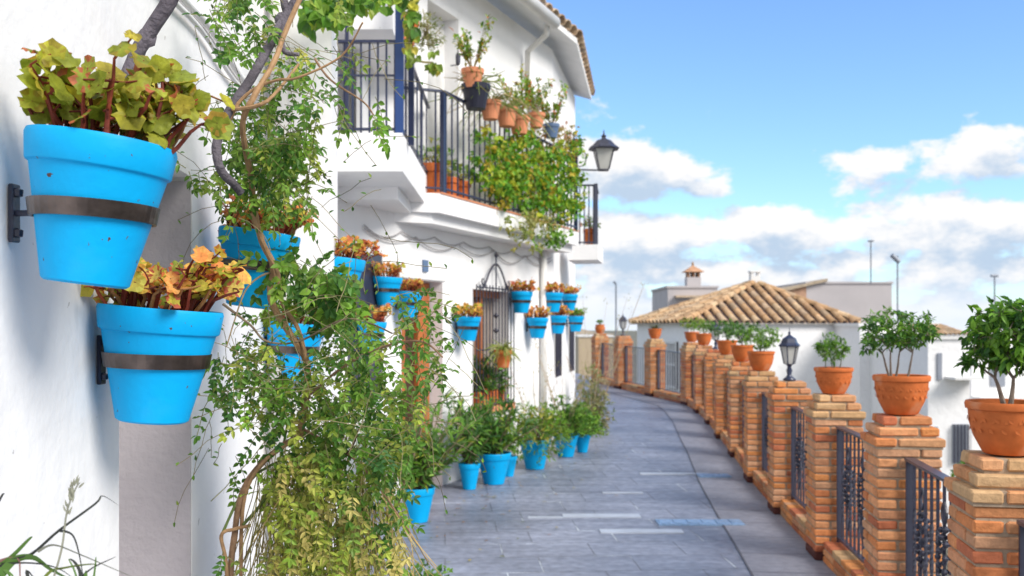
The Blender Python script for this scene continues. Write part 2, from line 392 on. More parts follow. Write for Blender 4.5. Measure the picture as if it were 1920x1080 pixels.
# path surface
edge=[Vector(PX[0])-row_dir(0)*8]+[Vector(PX[i]) for i in range(NP)]+[Vector(PX[-1])+row_dir(NP-1)*3]
p=MB(); pb=MB()
cols=[]
for i,e in enumerate(edge):
    dd=(edge[min(i+1,len(edge)-1)]-edge[max(i-1,0)]).normalized(); nn=Vector((dd.y,-dd.x))
    cols.append((e+nn*.26,e-nn*.62,dd))
strip=[]
def interp(a,b,n): return [a+(b-a)*k/n for k in range(n)]
rr=[];bb=[]
for i in range(len(cols)-1):
    rr+=interp(cols[i][0],cols[i+1][0],3); bb+=interp(cols[i][1],cols[i+1][1],3)
rr.append(cols[-1][0]); bb.append(cols[-1][1])
vs=[];fs=[]
for k in range(len(rr)):
    a,b=bb[k],rr[k]; l=Vector((-8,bb[k].y-0.0))
    vs+=[(l.x,l.y,gz(l.y)),(a.x*.5+l.x*.5,a.y,gz(a.y)),(a.x,a.y,gz(a.y)),(b.x,b.y,gz(b.y))]
n=len(rr)
for k in range(n-1):
    for j in range(3): fs.append((k*4+j,k*4+j+1,k*4+4+j+1,k*4+4+j))
p.add(vs,fs)
# skirt down to the valley
for k in range(n-1):
    a,b=rr[k],rr[k+1]
    p.add([(a.x,a.y,gz(a.y)),(a.x,a.y,-4.2),(b.x,b.y,-4.2),(b.x,b.y,gz(b.y))],[(0,1,2,3)])
tag(p.build('path',M['stone']),'slate slab lane rising between the white houses and the brick pillars',kind='structure')
for k in range(n-1):
    a,b,c_,d_=bb[k],rr[k],rr[k+1],bb[k+1]; 
    a2=a+(b-a)*.0; 
    pb.add([(a.x,a.y,gz(a.y)+.004),(b.x,b.y,gz(b.y)+.004),(c_.x,c_.y,gz(c_.y)+.004),(d_.x,d_.y,gz(d_.y)+.004)],[(0,1,2,3)])
tag(pb.build('path_border',M['border_stone']),'pale grey stone border of the lane along the pillars',kind='structure')
jl=MB()
for k in range(n-1):
    a,d_=bb[k],bb[k+1]; nn=(rr[k]-a).normalized()*.010
    jl.add([(a.x,a.y,gz(a.y)+.008),(a.x+nn.x,a.y+nn.y,gz(a.y)+.008),(d_.x+nn.x,d_.y+nn.y,gz(d_.y)+.008),(d_.x,d_.y,gz(d_.y)+.008)],[(0,1,2,3)],(.04,.04,.05))
    if k%1==0:
        b=rr[k]; dd=(d_-a).normalized()*.007
        jl.add([(a.x,a.y,gz(a.y)+.008),(b.x,b.y,gz(b.y)+.008),(b.x+dd.x,b.y+dd.y,gz(b.y)+.008),(a.x+dd.x,a.y+dd.y,gz(a.y)+.008)],[(0,1,2,3)])
M['dull']=mat('dull_grey_pane',(.26,.28,.33),.4)
M['pane_reflection']=mat('brownish_window_pane',(.34,.28,.24),.3,noise=[(3,.7,1.1,3)])
M['joint']=mat('dark_joint',(.12,.12,.15),.9)
tag(jl.build('path_joints',M['joint']),'dark joints of the stone border',kind='structure')
# inset covers and pale strips
def flat(mb,px0,px1,py,dep,z=.008):
    Y=F*EYE/(py-HOR); X0=(px0-960)/F*Y; X1=(px1-960)/F*Y
    mb.box(((X0+X1)/2,Y,z/2+gz(Y)),((X1-X0)/2,dep/2,z/2+.002))
    return X0,X1,Y
for (a,b,py,dep,lab) in((1232,1392,981,.2,'larger blue grey service cover set in the slate lane near the camera'),(1308,1368,897,.2,'smaller blue service cover further up the lane near the pillars')):
    o=MB(); X0,X1,Y=flat(o,a,b,py,dep,.010); o2=thing('service_cover',lab,'service cover',((X0+X1)/2,Y,gz(Y)))
    o.build('lid',M['cover'],o2)
    f=MB()
    for k in range(6): f.box((X0+(X1-X0)*(k+.5)/6,Y,gz(Y)+.0145),((X1-X0)/6*.36,dep/2*.7,.0035))
    f.build('grip_pattern',M['cover'],o2)
st=MB()
for (a,b,py,dep) in((1055,1200,968,.13),(1125,1280,997,.12),(990,1055,971,.05),(1200,1330,893,.09),(1130,1205,926,.05)): flat(st,a,b,py,dep,.006)
tag(st.build('path_inlay',M['pale_stone']),'pale stone strips let into the slate lane',kind='structure')

# ================================================================ NEAR HOUSE (left)
def w1x(y): return -.67-.088*y
nh=thing('near_white_house','whitewashed wall with the big blue pots, filling the left edge','house',(-1.2,2,0))
m=MB()
A=(w1x(-1.5),-1.5); B=(w1x(4.0),4.0)
Lw=math.hypot(B[0]-A[0],B[1]-A[1]); k=Lw/5.5
wall(m,A,B,.42,-.1,3.9,[((2.085+1.5)*k,(2.73+1.5)*k,0.02,1.965)],side=1)
m.build('wall',M['plaster'],nh)
# niche back + pilaster + far wall
m=MB()
A2=Vector((w1x(1.9)-.36,1.9)); B2=Vector((w1x(2.85)-.36,2.85)); wall(m,A2,B2,.05,0,1.95)
m.build('niche_back',M['plaster'],nh)
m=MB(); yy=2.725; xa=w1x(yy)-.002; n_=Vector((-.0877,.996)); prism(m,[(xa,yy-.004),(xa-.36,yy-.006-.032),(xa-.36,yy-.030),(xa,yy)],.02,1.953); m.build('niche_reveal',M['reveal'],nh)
m=MB(); prism(m,[(-1.05,4.003),(-.752,4.0),(-.772,4.25),(-1.05,4.25)],0,5.6)
m.build('pilaster',M['plaster'],nh)
m=MB(); wall(m,(-.98,4.25),(-1.45,7.6),.3,-.1,5.6); m.build('side_wall',M['plaster'],nh)
# thin wavy cornice cables on the wall
def cable(name,label,pts,r,material):
    o=MB(); o.tube(pts,r,6); ob=o.build(name,material,smooth=True,loc=pts[0]); tag(ob,label,'cable'); return ob
for kk,(zz,off,lab) in enumerate(((2.43,.014,'upper painted cable running along the near white wall'),(2.385,.017,'thinner painted cable just below the upper one on near wall'))):
    pts=[Vector((w1x(y)+off,y,zz+.012*math.sin(y*7+kk))) for y in [1.2+.12*i for i in range(24)]]
    cable('wall_cable',lab,pts,.011-.003*kk,M['trim'])
# white drainpipe before the pilaster
dp=thing('drainpipe','white drainpipe beside the near pilaster behind the vine','drainpipe',(-.93,3.9,0))
o=MB(); o.tube([(-.955,3.93,0.02),(-.955,3.93,5.2)],.036,12); o.build('pipe',M['pipe'],dp,smooth=True)
for z in(.5,1.6,2.7): o=MB(); o.lathe([(.04,-.02),(.046,-.02),(.046,.02),(.04,.02)],12,(-.955,3.93,z)); o.build('clamp',M['pipe'],dp)

# near balcony on the near house, abutting the long house
bal=MB()
bx=-.80
b=thing('near_balcony','thick white balcony with tall dark bars, nearer of the two left balconies','balcony',(-1.3,7.8,2.6))
bal.box((-1.2,7.85,2.77),(.43,1.1,.135)); bal.box((-1.25,8.22,2.585),(.36,.72,.049))
bal.build('slab',M['plaster'],b)
# railing near face (x from -1.3 to bx at Y=6.8)
Yn=6.8
def rail_panel(name,parent,P0,P1,z0,z1,nb,mt,rb=.008,rt=.014,mid=None,posts=True):
    P0=Vector(P0);P1=Vector(P1); o=MB()
    rot=math.atan2(P1.y-P0.y,P1.x-P0.x); L_=(P1-P0).length; c=(P0+P1)/2
    o.box((c.x,c.y,z1),(L_/2,rt*1.3,rt*.7),rot=rot); o.build('top_rail',mt,parent)
    o=MB(); o.box((c.x,c.y,z0+.03),(L_/2,rt,rt*.6),rot=rot); o.build('bottom_rail',mt,parent)
    if mid: o=MB(); o.box((c.x,c.y,mid),(L_/2,rt*.7,rt*.5),rot=rot); o.build('middle_rail',mt,parent)
    for k in range(nb):
        t=(k+.5)/nb; q=P0+(P1-P0)*t; o=MB(); o.tube([(q.x,q.y,z0),(q.x,q.y,z1)],rb,5); o.build('baluster',mt,parent)
zt=2.91
rn=b
rail_panel('',b,(-1.34,Yn),(bx,Yn),zt,3.56,9,M['navy'],.008,.014,mid=3.32)
rail_panel('',b,(bx+.02,Yn+.03),(bx+.03,8.85),zt,3.56,5,M['navy'],.007,.012)
o=MB(); o.box((bx+.005,Yn-.01,3.9),(.028,.028,1.0)); o.build('corner_post',M['bluepost'],b)
o=MB(); o.box((bx-.37,Yn,3.28),(.012,.012,.40)); o.build('post',M['navy'],b)
o=MB(); o.box((bx+.06,Yn+.25,3.2),(.02,.02,.33)); o.build('post',M['navy'],b)
# upper canopy slab
m=MB(); prism(m,[(-1.9,6.9),(-.86,6.9),(-.86,8.9),(-1.9,8.9)],3.68,5.2); m.build('upper_storey',M['plaster'],nh)
m=MB(); m.box((-1.18,7.9,3.3),(.02,.5,.38)); m.build('door_leaf',M['trim'],b)

# ================================================================ LONG HOUSE
def fx1(y): return -4.6+.426*y
def fx2(y): return -1.656+.18*y
def Yw(px,a=4.6): return a/(.426-(px-960)/F)
def on1(px,off=0):            # point on facade one at pixel column, offset out from wall by off
    a=4.6-off/.92; Y=a/(.426-(px-960)/F); return Vector(((px-960)/F*Y,Y,0))
def on2(px,off=0):
    a=1.656-off/.984; Y=a/(.18-(px-960)/F); return Vector(((px-960)/F*Y,Y,0))
YB=12.0; YE=14.5
lh=thing('long_white_house','long two storey whitewashed house with tiled eaves and planted balcony','house',(-.5,10,0))
A=(fx1(7.3),7.3); Bp=(fx1(YB),YB); Ep=(fx2(YE),YE)
Bp2=(fx2(YB),YB)
ks=math.hypot(1,.426)
def s1(Y): return (Y-7.3)*ks
ks2=math.hypot(1,.18)
def s2(Y): return (Y-YB)*ks2
EZ=5.0
m=MB()
ops=[(s1(7.72),s1(8.12),.95,2.12),(s1(8.5),s1(9.23),0.0,1.97),(s1(9.86),s1(10.70),.70,1.93),(s1(8.95),s1(9.55),2.78,4.6),(s1(11.2),s1(11.6),3.3,4.2)]
wall(m,A,Bp,.30,-.15,EZ,ops)
m.build('front_wall',M['plaster'],lh)
m=MB(); ops2=[(s2(12.15),s2(12.75),.95,1.85),(s2(13.65),s2(14.2),.95,1.85)]
wall(m,Bp2,Ep,.30,-.15,EZ,ops2); m.build('end_wall',M['plaster'],lh)
m=MB(); wall(m,Ep,(Ep[0]-4.5,Ep[1]+1.2),.3,-.15,EZ); m.build('gable_wall',M['plaster'],lh)
# near closing wall
m=MB(); wall(m,(A[0]-3,A[1]+1.3),(A[0]-.01,A[1]),.3,-.15,EZ); m.build('return_wall',M['plaster'],lh)
nv=Vector((.92,-.392,0)); dv=Vector((.392,.92,0)); rot1=math.atan2(.92,.392)
nv2=Vector((.984,-.177,0)); dv2=Vector((.177,.984,0)); rot2=math.atan2(.984,.177)
def P1(Y,off=0,z=0): v=Vector((fx1(Y),Y,z))+nv*off; return v
def P2(Y,off=0,z=0): v=Vector((fx2(Y),Y,z))+nv2*off; return v
def boxon(mb,P,rot,Y0,Y1,off0,off1,z0,z1,**kw):
    a=P(Y0);b_=P(Y1); c=(a+b_)/2; nn=nv if P is P1 else nv2
    L_=(b_-a).length; c=c+nn*(off0+off1)/2
    mb.box((c.x,c.y,(z0+z1)/2),(L_/2,abs(off1-off0)/2,(z1-z0)/2),rot=rot,**kw)
# door
dr=MB(); boxon(dr,P1,rot1,8.52,9.0,-.21,-.17,.0,1.95); ob=dr.build('door',M['darkwood'],lh)
dr=MB(); boxon(dr,P1,rot1,9.0,9.21,-.215,-.13,.0,1.96); boxon(dr,P1,rot1,8.5,9.0,-.2,-.14,1.87,1.96)
boxon(dr,P1,rot1,8.72,8.78,-.17,-.135,.0,1.87); dr.build('frame',M['wood'],ob)
# dark slot window with grille
wn=MB(); boxon(wn,P1,rot1,7.72,8.12,-.14,-.12,.95,2.12); ob=wn.build('window',M['glass'],lh)
wn=MB(); boxon(wn,P1,rot1,7.7,8.12,-.03,.05,.93,2.14); wn.build('shutter',M['railpaint'],ob)
# barred window
wn=MB(); boxon(wn,P1,rot1,9.86,10.7,-.20,-.18,.7,1.93); ob=wn.build('window',M['pane_reflection'],lh); WIN=ob
wn=MB(); boxon(wn,P1,rot1,9.86,9.93,-.19,-.10,.7,1.93); boxon(wn,P1,rot1,9.93,10.7,-.19,-.1,1.86,1.93); boxon(wn,P1,rot1,10.25,10.31,-.18,-.12,.7,1.86)
wn.build('frame',M['wood'],ob)
wn=MB(); boxon(wn,P1,rot1,9.82,10.78,-.16,.05,.63,.70); wn.build('sill',M['terra_pale'],ob)
gr=MB()
for i in range(13):
    q=P1(9.84+(10.74-9.84)*i/12,.05); gr.tube([(q.x,q.y,.66),(q.x,q.y,1.98)],.007,5)
for z in(.72,1.3,1.95):
    a=P1(9.84,.05,z); b_=P1(10.74,.05,z); gr.tube([a,b_],.008,5)
qc=P1(10.29,.05)
for sg in(-1,1):
    pts=[]
    for t in range(13):
        u=t/12; x=.30*(1-u); z=1.95+.26*math.sin(u*PI/2)
        q=qc+dv*sg*x; pts.append((q.x,q.y,z))
    gr.tube(pts,.011,6)
    pts=[]
    for t in range(16):
        u=t/15*1.7*PI; r_=.05*(1-t/22); q=qc+dv*sg*(.33+r_*math.cos(u+PI)); pts.append((q.x,q.y,1.99+r_*math.sin(u+PI)+.03))
    gr.tube(pts,.008,5)
gr.tube([(qc.x,qc.y,1.95),(qc.x,qc.y,2.32)],.009,5); gr.lathe([(.0,-.03),(.025,0),(0,.05)],8,(qc.x,qc.y,2.30))
for z in(1.5,1.66): gr.lathe([(0,-.04),(.03,0),(0,.04)],8,(qc.x,qc.y,z))
gr.build('grille',M['iron'],WIN)
# small slot windows on the end wall
for (a,b_) in((12.15,12.75),(13.65,14.2)):
    wn=MB(); boxon(wn,P2,rot2,a,b_,-.16,-.14,.95,1.85); ob=wn.build('window',M['glass'],lh)
    gr=MB()
    for i in range(7):
        q=P2(a+(b_-a)*(i+.5)/7,.02); gr.tube([(q.x,q.y,.9),(q.x,q.y,1.88)],.009,4)
    gr.build('grille',M['iron'],ob)
# upper openings: white french door, small recess
wn=MB(); boxon(wn,P1,rot1,8.95,9.55,-.2,-.16,2.78,4.6); wn.build('balcony_door',M['trim'],lh)
wn=MB(); boxon(wn,P1,rot1,11.2,11.6,-.2,-.16,3.3,4.2); wn.build('blind_window',M['trim'],lh)
# bands of trim above the doors
wn=MB(); boxon(wn,P1,rot1,8.45,9.28,-.0,.012,1.98,2.03); wn.build('lintel_band',M['trim'],lh)
# number plaque
q=P1(Yw(795),.012); o=MB(); boxon(o,P1,rot1,Yw(791),Yw(800),.003,.02,2.05,2.16)
tag(o.build('wall_plaque',M['plaque'],loc=(q.x,q.y,2.1)),'small blue plaque on the white wall above the wooden door','plaque')
# roof
rf=MB(); over=.34
e1=[P1(8.3,over),P1(11.93,over),P2(YE+.25,.22)]
i1=[P1(8.3,-1.2),P1(11.6,-1.2),P2(YE+.3,-1.2)]
i1=[P1(8.3,-1.6),P1(12.3,-1.6),P2(YE+.3,-1.6)]
RZ0=EZ+.02; RZ1=EZ+.62
for a in range(2):
    A_,B_,C_,D_=e1[a],e1[a+1],i1[a+1],i1[a]
    th=.07
    vs=[(A_.x,A_.y,RZ0),(B_.x,B_.y,RZ0),(C_.x,C_.y,RZ1),(D_.x,D_.y,RZ1)]
    vs+=[(x,y,z+th) for x,y,z in vs]
    rf.add(vs,[(3,2,1,0),(4,5,6,7),(0,1,5,4),(1,2,6,5),(2,3,7,6),(3,0,4,7)])
rf.build('roof_slab',M['trim'],lh)
TC=[(.52,.40,.28),(.46,.32,.21),(.42,.33,.26),(.56,.45,.33),(.36,.26,.19),(.50,.35,.24)]
def barrel(mb,p0,p1,r,n=5,col=None):
    """half-round tile row from eave p0 up to p1, in overlapping pieces"""
    p0=Vector(p0);p1=Vector(p1); d=p1-p0; Ln=d.length; d.normalize(); sdv=d.cross(Vector((0,0,1))).normalized(); up=sdv.cross(d)
    k=max(1,int(Ln/.38)); 
    for j in range(k):
        a=p0+d*(Ln*j/k); b=p0+d*(Ln*(j+1)/k+.03); c=R.choice(TC); f=R.uniform(.85,1.15); c=tuple(x*f for x in c)
        vs=[]
        for q,rr_ in((a,r*1.08),(b,r*.88)):
            for t in range(n+1):
                an=PI*t/n; vs.append(q+sdv*math.cos(an)*rr_+up*(math.sin(an)*rr_))
        for q,rr_ in((a,r*.9),(b,r*.72)):
            for t in range(n+1):
                an=PI*t/n; vs.append(q+sdv*math.cos(an)*rr_+up*(math.sin(an)*rr_))
        m_=n+1
        fs=[(t,t+1,m_+t+1,m_+t) for t in range(n)]+[(2*m_+t,3*m_+t,3*m_+t+1,2*m_+t+1) for t in range(n)]+[(t,2*m_+t,2*m_+t+1,t+1) for t in range(n)]
        mb.add(vs,fs,c)
tl=MB()
for a,(A_,B_,C_,D_) in enumerate(((e1[0],e1[1],i1[1],i1[0]),(e1[1],e1[2],i1[2],i1[1]))):
    Ln=(B_-A_).length; k=int(Ln/.2)
    for j in range(k+1):
        t=j/k; q0=A_+(B_-A_)*t; q1=D_+(C_-D_)*t
        nn=(nv if a==0 else nv2)
        barrel(tl,(q0.x+nn.x*.03,q0.y+nn.y*.03,RZ0+.08),(q1.x,q1.y,RZ1+.10),.085)
tl.build('roof_tiles',M['tile'],lh,smooth=True)
gu=MB(); gu.tube([P1(8.3,.43,EZ-.01),P1(11.0,.43,EZ-.03)],.072,10); ob=gu.build('gutter',M['pipe'],lh,smooth=True)
gu=MB(); a=P1(10.9,.38,EZ-.06); gu.tube([a,P1(10.97,.34,EZ-.16),P1(11.05,.08,EZ-.30),P1(11.05,.06,EZ-.75)],.035,8); gu.build('downpipe',M['pipe'],ob,smooth=True)
# downpipe on lower facade
dq=P1(Yw(1012),.05); o=MB(); o.tube([(dq.x,dq.y,0),(dq.x,dq.y,2.6)],.04,8); o.build('downpipe',M['pipe'],lh,smooth=True)

# long balcony (part of things: own thing)
lb=thing('long_balcony','long balcony with dark railing loaded with potted plants and ivy','balcony',(0.3,10.2,2.7))
def bo(Y,z=0,off=0): # outer line
    v=Vector((-.62+.426*(Y-8.6),Y,z))+nv*off; return v
def Ybo(px): return 4.284/(.426-(px-960)/F)
def BO(px,off=0,z=0): 
    v=bo(Ybo(px),z,off); return v
bz=2.72; Y0=8.5; Y1=11.92
def P1b(Y): return P1(Y)
a0=bo(Y0,0,.03); a1=bo(Y1,0,.03); w1=P1(Y1); w0=P1(Y0-.15)
s_=MB(); prism(s_,[(a0.x,a0.y),(a1.x,a1.y),(w1.x-.05,w1.y),(w0.x-.05,w0.y)],bz-.17,bz); 
s_.build('slab',M['plaster'],lb)
s_=MB(); a2=bo(Y0,0,-.05); a3=bo(Y1,0,-.05); prism(s_,[(a2.x,a2.y),(a3.x,a3.y),(w1.x-.05,w1.y),(w0.x-.05,w0.y)],bz-.26,bz-.17); s_.build('moulding',M['plaster'],lb)
s_=MB(); a2=bo(Y0,0,.04); a3=bo(Y1,0,.04); a4=bo(Y1,0,-.12); a5=bo(Y0,0,-.12); prism(s_,[(a2.x,a2.y),(a3.x,a3.y),(a4.x,a4.y),(a5.x,a5.y)],bz,bz+.014); s_.build('edge_tiles',M['terra_pale'],lb)
rail_panel('',lb,bo(8.6).to_2d(),bo(Y1).to_2d(),bz+.03,bz+.93,30,M['navy'],.009,.014)
wq=P1(8.45,.0); rail_panel('',lb,wq.to_2d(),bo(8.6).to_2d(),bz+.03,bz+.93,3,M['navy'],.009,.014)
for Yp,ht in((8.6,.93),(Y1,1.15)):
    q=bo(Yp); o=MB(); o.box((q.x,q.y,bz+ht/2),(.02,.02,ht/2),rot=rot1); o.build('post',M['navy'],lb)
# small end balcony
sb=thing('small_end_balcony','small white corner balcony with dark bars at the far end of the house','balcony',(.9,13,2.6))
o=MB(); o.box((1.0,13.0,2.52),(.20,.42,.10),rot=math.radians(-10)); o.build('slab',M['plaster'],sb)
rail_panel('',sb,(.80,12.62),(1.10,12.60),2.62,3.40,5,M['railpaint'],.009,.015)
rail_panel('',sb,(1.10,12.60),(1.19,13.35),2.62,3.40,8,M['railpaint'],.009,.015)
o=MB(); o.box((1.10,12.6,3.02),(.024,.024,.40)); o.build('post',M['railpaint'],sb)
# cables looping under balcony
def swag(name,label,p0,p1,nl,sag,r=.008):
    pts=[]
    for i in range(nl):
        a=Vector(p0)+(Vector(p1)-Vector(p0))*i/nl; b_=Vector(p0)+(Vector(p1)-Vector(p0))*(i+1)/nl
        for t in range(8):
            u=t/8; q=a+(b_-a)*u; q.z-=4*sag*u*(1-u); pts.append(q)
    pts.append(Vector(p1)); o=MB(); o.tube(pts,r,5); tag(o.build(name,M['band'],loc=pts[0]),label,'cable')
M['cab']=mat('grey_cable',(.36,.34,.34),.6)
def swag2(label,p0,p1,nl,sag,r=.006):
    pts=[]
    for i in range(nl):
        a=Vector(p0)+(Vector(p1)-Vector(p0))*i/nl; b_=Vector(p0)+(Vector(p1)-Vector(p0))*(i+1)/nl
        sg=sag*R.uniform(.6,1.3)
        for t in range(8):
            u=t/8; q=a+(b_-a)*u; q.z-=4*sg*u*(1-u); pts.append(q)
    pts.append(Vector(p1)); o=MB(); o.tube(pts,r,5); tag(o.build('wall_cable',M['cab'],loc=pts[0]),label,'cable')
swag2('upper grey cable looping along the wall under the balconies',P1(7.9,.02,2.38),P1(11.9,.02,2.40),7,.06)
swag2('lower grey cable sagging along the wall under the balconies',P1(7.9,.025,2.35),P1(11.9,.025,2.37),5,.11)

# street lantern on the house
def lantern(parent,c,s,mt_frame,M_=None,hang=False):
    """tapered four-sided lantern, base at c, overall glass height s"""
    cx,cy,cz=c; r0=.26*s; r1=.50*s
    o=MB(); o.lathe([(r0*1.3,-.05*s),(r0*1.3,0),(r0,.02*s)],4,c,square=True); o.build('lamp_base',mt_frame,parent)
    o=MB(); o.lathe([(r0*1.25,0),(r1*1.25,s)],4,c,square=True); o.build('lamp_glass',M['frost'],parent)
    o=MB()
    for k in range(4):
        t=2*PI*(k+.5)/4
        o.tube([(cx+r0*1.3*math.cos(t),cy+r0*1.3*math.sin(t),cz),(cx+r1*1.3*math.cos(t),cy+r1*1.3*math.sin(t),cz+s)],.035*s,4)
    o.build('lamp_frame',mt_frame,parent)
    o=MB(); o.lathe([(r1*1.55,s*.98),(r1*1.6,s*1.03),(r1*1.15,s*1.2),(r1*.75,s*1.42),(r1*.25,s*1.52),(r1*.2,s*1.6),(r1*.3,s*1.66),(r1*.1,s*1.72),(.02*s,s*1.95)],8,c,square=True)
    o.build('lamp_cap',mt_frame,parent)
lt=thing('wall_lantern','black street lantern on a scrolled bracket at the house corner','street lamp',(1.26,12.3,3.5))
q=W(1132,318,12.3)
lantern(lt,(q.x,q.y,q.z),.26,M['iron'])
o=MB(); a=W(1076,318,12.3); o.tube([a,(q.x,q.y,q.z-.01)],.011,5)
o.tube([a,W(1076,250,12.3)],.014,5)
pts=[W(1078,318,12.3)+Vector((.02+.13*(1-math.cos(t/14*PI))*.9,0,.33*math.sin(t/14*PI*.5)+ (0.0))) for t in range(15)]
pts=[]
c0=W(1088,294,12.3)
for t in range(22):
    u=t/21*1.8*PI; r_=.12*(1-t/40); pts.append(c0+Vector((r_*math.cos(u+PI)*.9,0,r_*math.sin(u+PI)*1.2)))
o.tube(pts,.007,5)
o.build('bracket',M['iron'],lt)

# ================================================================ PILLARS
BC=[(.60,.225,.085),(.62,.26,.11),(.57,.20,.08),(.63,.29,.135),(.60,.32,.18),(.49,.155,.075),(.65,.26,.09),(.58,.27,.14)]
BC_PALE=[(.56,.34,.17),(.60,.38,.20),(.54,.26,.12),(.62,.32,.16)]
def pinwheel(mb,cx,cy,z,a,hh,rot,flip,pal,jit,bev):
    L_=a*2/3; w_=a/3; g_=.006
    ca,sa=math.cos(rot),math.sin(rot)
    for k in range(4):
        th=rot+k*PI/2
        ox=(a-L_)/2*(1 if not flip else -1); oy=-(a-w_)/2
        x=ox*math.cos(th)-oy*math.sin(th); y=ox*math.sin(th)+oy*math.cos(th)
        c=R.choice(pal); f=R.uniform(.86,1.12); c=tuple(min(.9,q*f) for q in c)
        mb.box((cx+x+R.uniform(-1,1)*jit,cy+y+R.uniform(-1,1)*jit,z+hh/2),(L_/2-g_,w_/2-g_,hh/2),col=c,rot=th+R.uniform(-.012,.012),bev=bev,jit=.0022)
pill_lab=['nearest brick pillar at the right edge, carrying the round terracotta pot with a forked tree',
 'brick pillar under the wide terracotta pot with the airy three stemmed tree','brick pillar under the small bowl with a little upright shrub',
 'brick pillar carrying the large navy lantern','brick pillar directly behind the navy lantern pillar','brick pillar second behind the navy lantern pillar',
 'brick pillar third behind the navy lantern pillar','brick pillar carrying the half hidden small lantern','brick pillar just beyond the half hidden lantern',
 'brick pillar at the bend of the terrace under a yellow green plant','brick pillar first past the bend carrying a spiky plant',
 'brick pillar past the bend carrying a tiny lantern','farthest brick pillar with a little round pot on top']
pillars=[]
PH=1.10
for i,(x,y) in enumerate(PX):
    d=row_dir(i); rot=math.atan2(d.y,d.x)-PI/2; z0=gz(y)
    th=thing('brick_pillar',pill_lab[i],'pillar',(x,y,z0),'brick pillars along the terrace edge'); pillars.append(th)
    hh=.0412; pit=.0518; nC=17; bev=.006 if i<6 else .004
    o=MB(); o.box((x,y,z0+.03),(.155,.155,.03),col=(.10,.035,.03),rot=rot,bev=.01); o.build('foot',M['brick'],th)
    o=MB()
    z=z0+.062
    for k in range(nC):
        pinwheel(o,x,y,z,.322+R.uniform(-.004,.004),hh,rot,k%2==0,BC,.002,bev); z+=pit
    o.build('shaft',M['brick'],th)
    o=MB(); o.box((x,y,(z0+.06+z-.012)/2),(.146,.146,(z-.012-z0-.06)/2),rot=rot)
    zc=z
    o2=MB()
    for a in(.35,.30,.25):
        pinwheel(o2,x,y,z,a,hh,rot,a==.30,BC_PALE if i in(0,2,4,6,9,10) else BC+BC_PALE,.002,bev); 
        o.box((x,y,z+pit/2-.012),(a/2-.017,a/2-.017,pit/2),rot=rot); z+=pit
    o2.build('cap',M['brick'],th)
    o.build('mortar',M['mortar'],th)
    PTOP=z-z0
PTOP_=PTOP-.005
# curbs and railings
cur_lab='low brick curb between two terrace pillars under the railing'
def rail_label(i):
    base=['brick pillar with the forked tree and the one with the airy tree','airy tree pillar and the small shrub pillar','small shrub pillar and the navy lantern pillar','navy lantern pillar and the pillar behind it',
     'first and second pillars behind the navy lantern','second and third pillars behind the navy lantern','third pillar behind the navy lantern and half hidden lantern pillar',
     'half hidden lantern pillar and the one beyond it','last two pillars before the bend','bend pillar and the spiky plant pillar','spiky plant pillar and the tiny lantern pillar','the two farthest pillars']
    return base[i]
def fence_panel(A,B,zA,zB,lab,detail):
    mid=(A+B)/2; root=thing('railing',lab,'railing',(mid.x,mid.y,(zA+zB)/2),'iron railings between the brick pillars')
    d=(B-A).normalized(); rot=math.atan2(d.y,d.x); L_=(B-A).length
    def q(t,z): v=A+(B-A)*t; return Vector((v.x,v.y,zA+(zB-zA)*t+z))
    for (z,nm,wd,hh) in((.885,'top_rail',.024,.007),(.16,'bottom_rail',.016,.008)):
        o=MB(); a=q(0,z);b_=q(1,z); n_=Vector((-d.y,d.x,0))
        vs=[]
        for p_ in(a,b_):
            for (u,w_) in((-wd,-hh),(wd,-hh),(wd,hh),(-wd,hh)): vs.append(p_+n_*u+Vector((0,0,w_)))
        o.add(vs,[(0,1,2,3),(7,6,5,4),(0,4,5,1),(1,5,6,2),(2,6,7,3),(3,7,4,0)]); o.build(nm,M['railpaint'],root)
    for t in(.012,.988):
        o=MB(); c=q(t,.51); o.box((c.x,c.y,c.z),(.007,.02,.378),rot=rot); o.build('post',M['railpaint'],root)
    nb=11
    for k in range(nb):
        t=(k+1)/(nb+1); o=MB(); a=q(t,.165)
        if detail:  # twisted square bar
            st=26; vs=[];fs=[]
            for j in range(st+1):
                z=.712*j/st; tw=0 if j<4 else (min(j,18)-4)*.55
                for w_ in range(4):
                    an=tw+PI/4+w_*PI/2+rot; vs.append(a+Vector((.0095*math.cos(an),.0095*math.sin(an),z)))
            for j in range(st):
                for w_ in range(4): fs.append((j*4+w_,j*4+(w_+1)%4,j*4+4+(w_+1)%4,j*4+4+w_))
            o.add(vs,fs)
        else: o.box((a.x,a.y,a.z+.356),(.0065,.0065,.356),rot=rot)
        o.build('baluster',M['railpaint'],root)
    if detail:
        for t in(2.5/12,6/12,9.5/12):
            o=MB()
            a=q(t,.42)
            for j in range(9):
                z=.03*j; r_=.022*math.sin(PI*(j+1)/10)+.006
                for w_ in range(3):
                    an=j*1.1+w_*2.1; o.lathe([(0,-.016),(.013,-.008),(.015,.004),(0,.016)],6,(a.x+r_*math.cos(an),a.y+r_*math.sin(an),a.z+z))
            for sg in(-1,1):
                pts=[a+Vector((0,0,-.16))+ (Vector((d.x,d.y,0))*sg*.04*math.sin(u/10*PI))+Vector((0,0,.2*u/10)) for u in range(11)]
                o.tube(pts,.008,5)
                pts=[a+Vector((0,0,.26))+ (Vector((d.x,d.y,0))*sg*.035*math.sin(u/10*PI))+Vector((0,0,.1*u/10)) for u in range(11)]
                o.tube(pts,.007,5)
            o.build('wrought_ornament',M['iron'],root)
Pn=Vector(PX[0])-row_dir(0)*1.55
pairs=[(Pn,Vector(PX[0]),-1)]+[(Vector(PX[i]),Vector(PX[i+1]),i) for i in range(NP-1)]
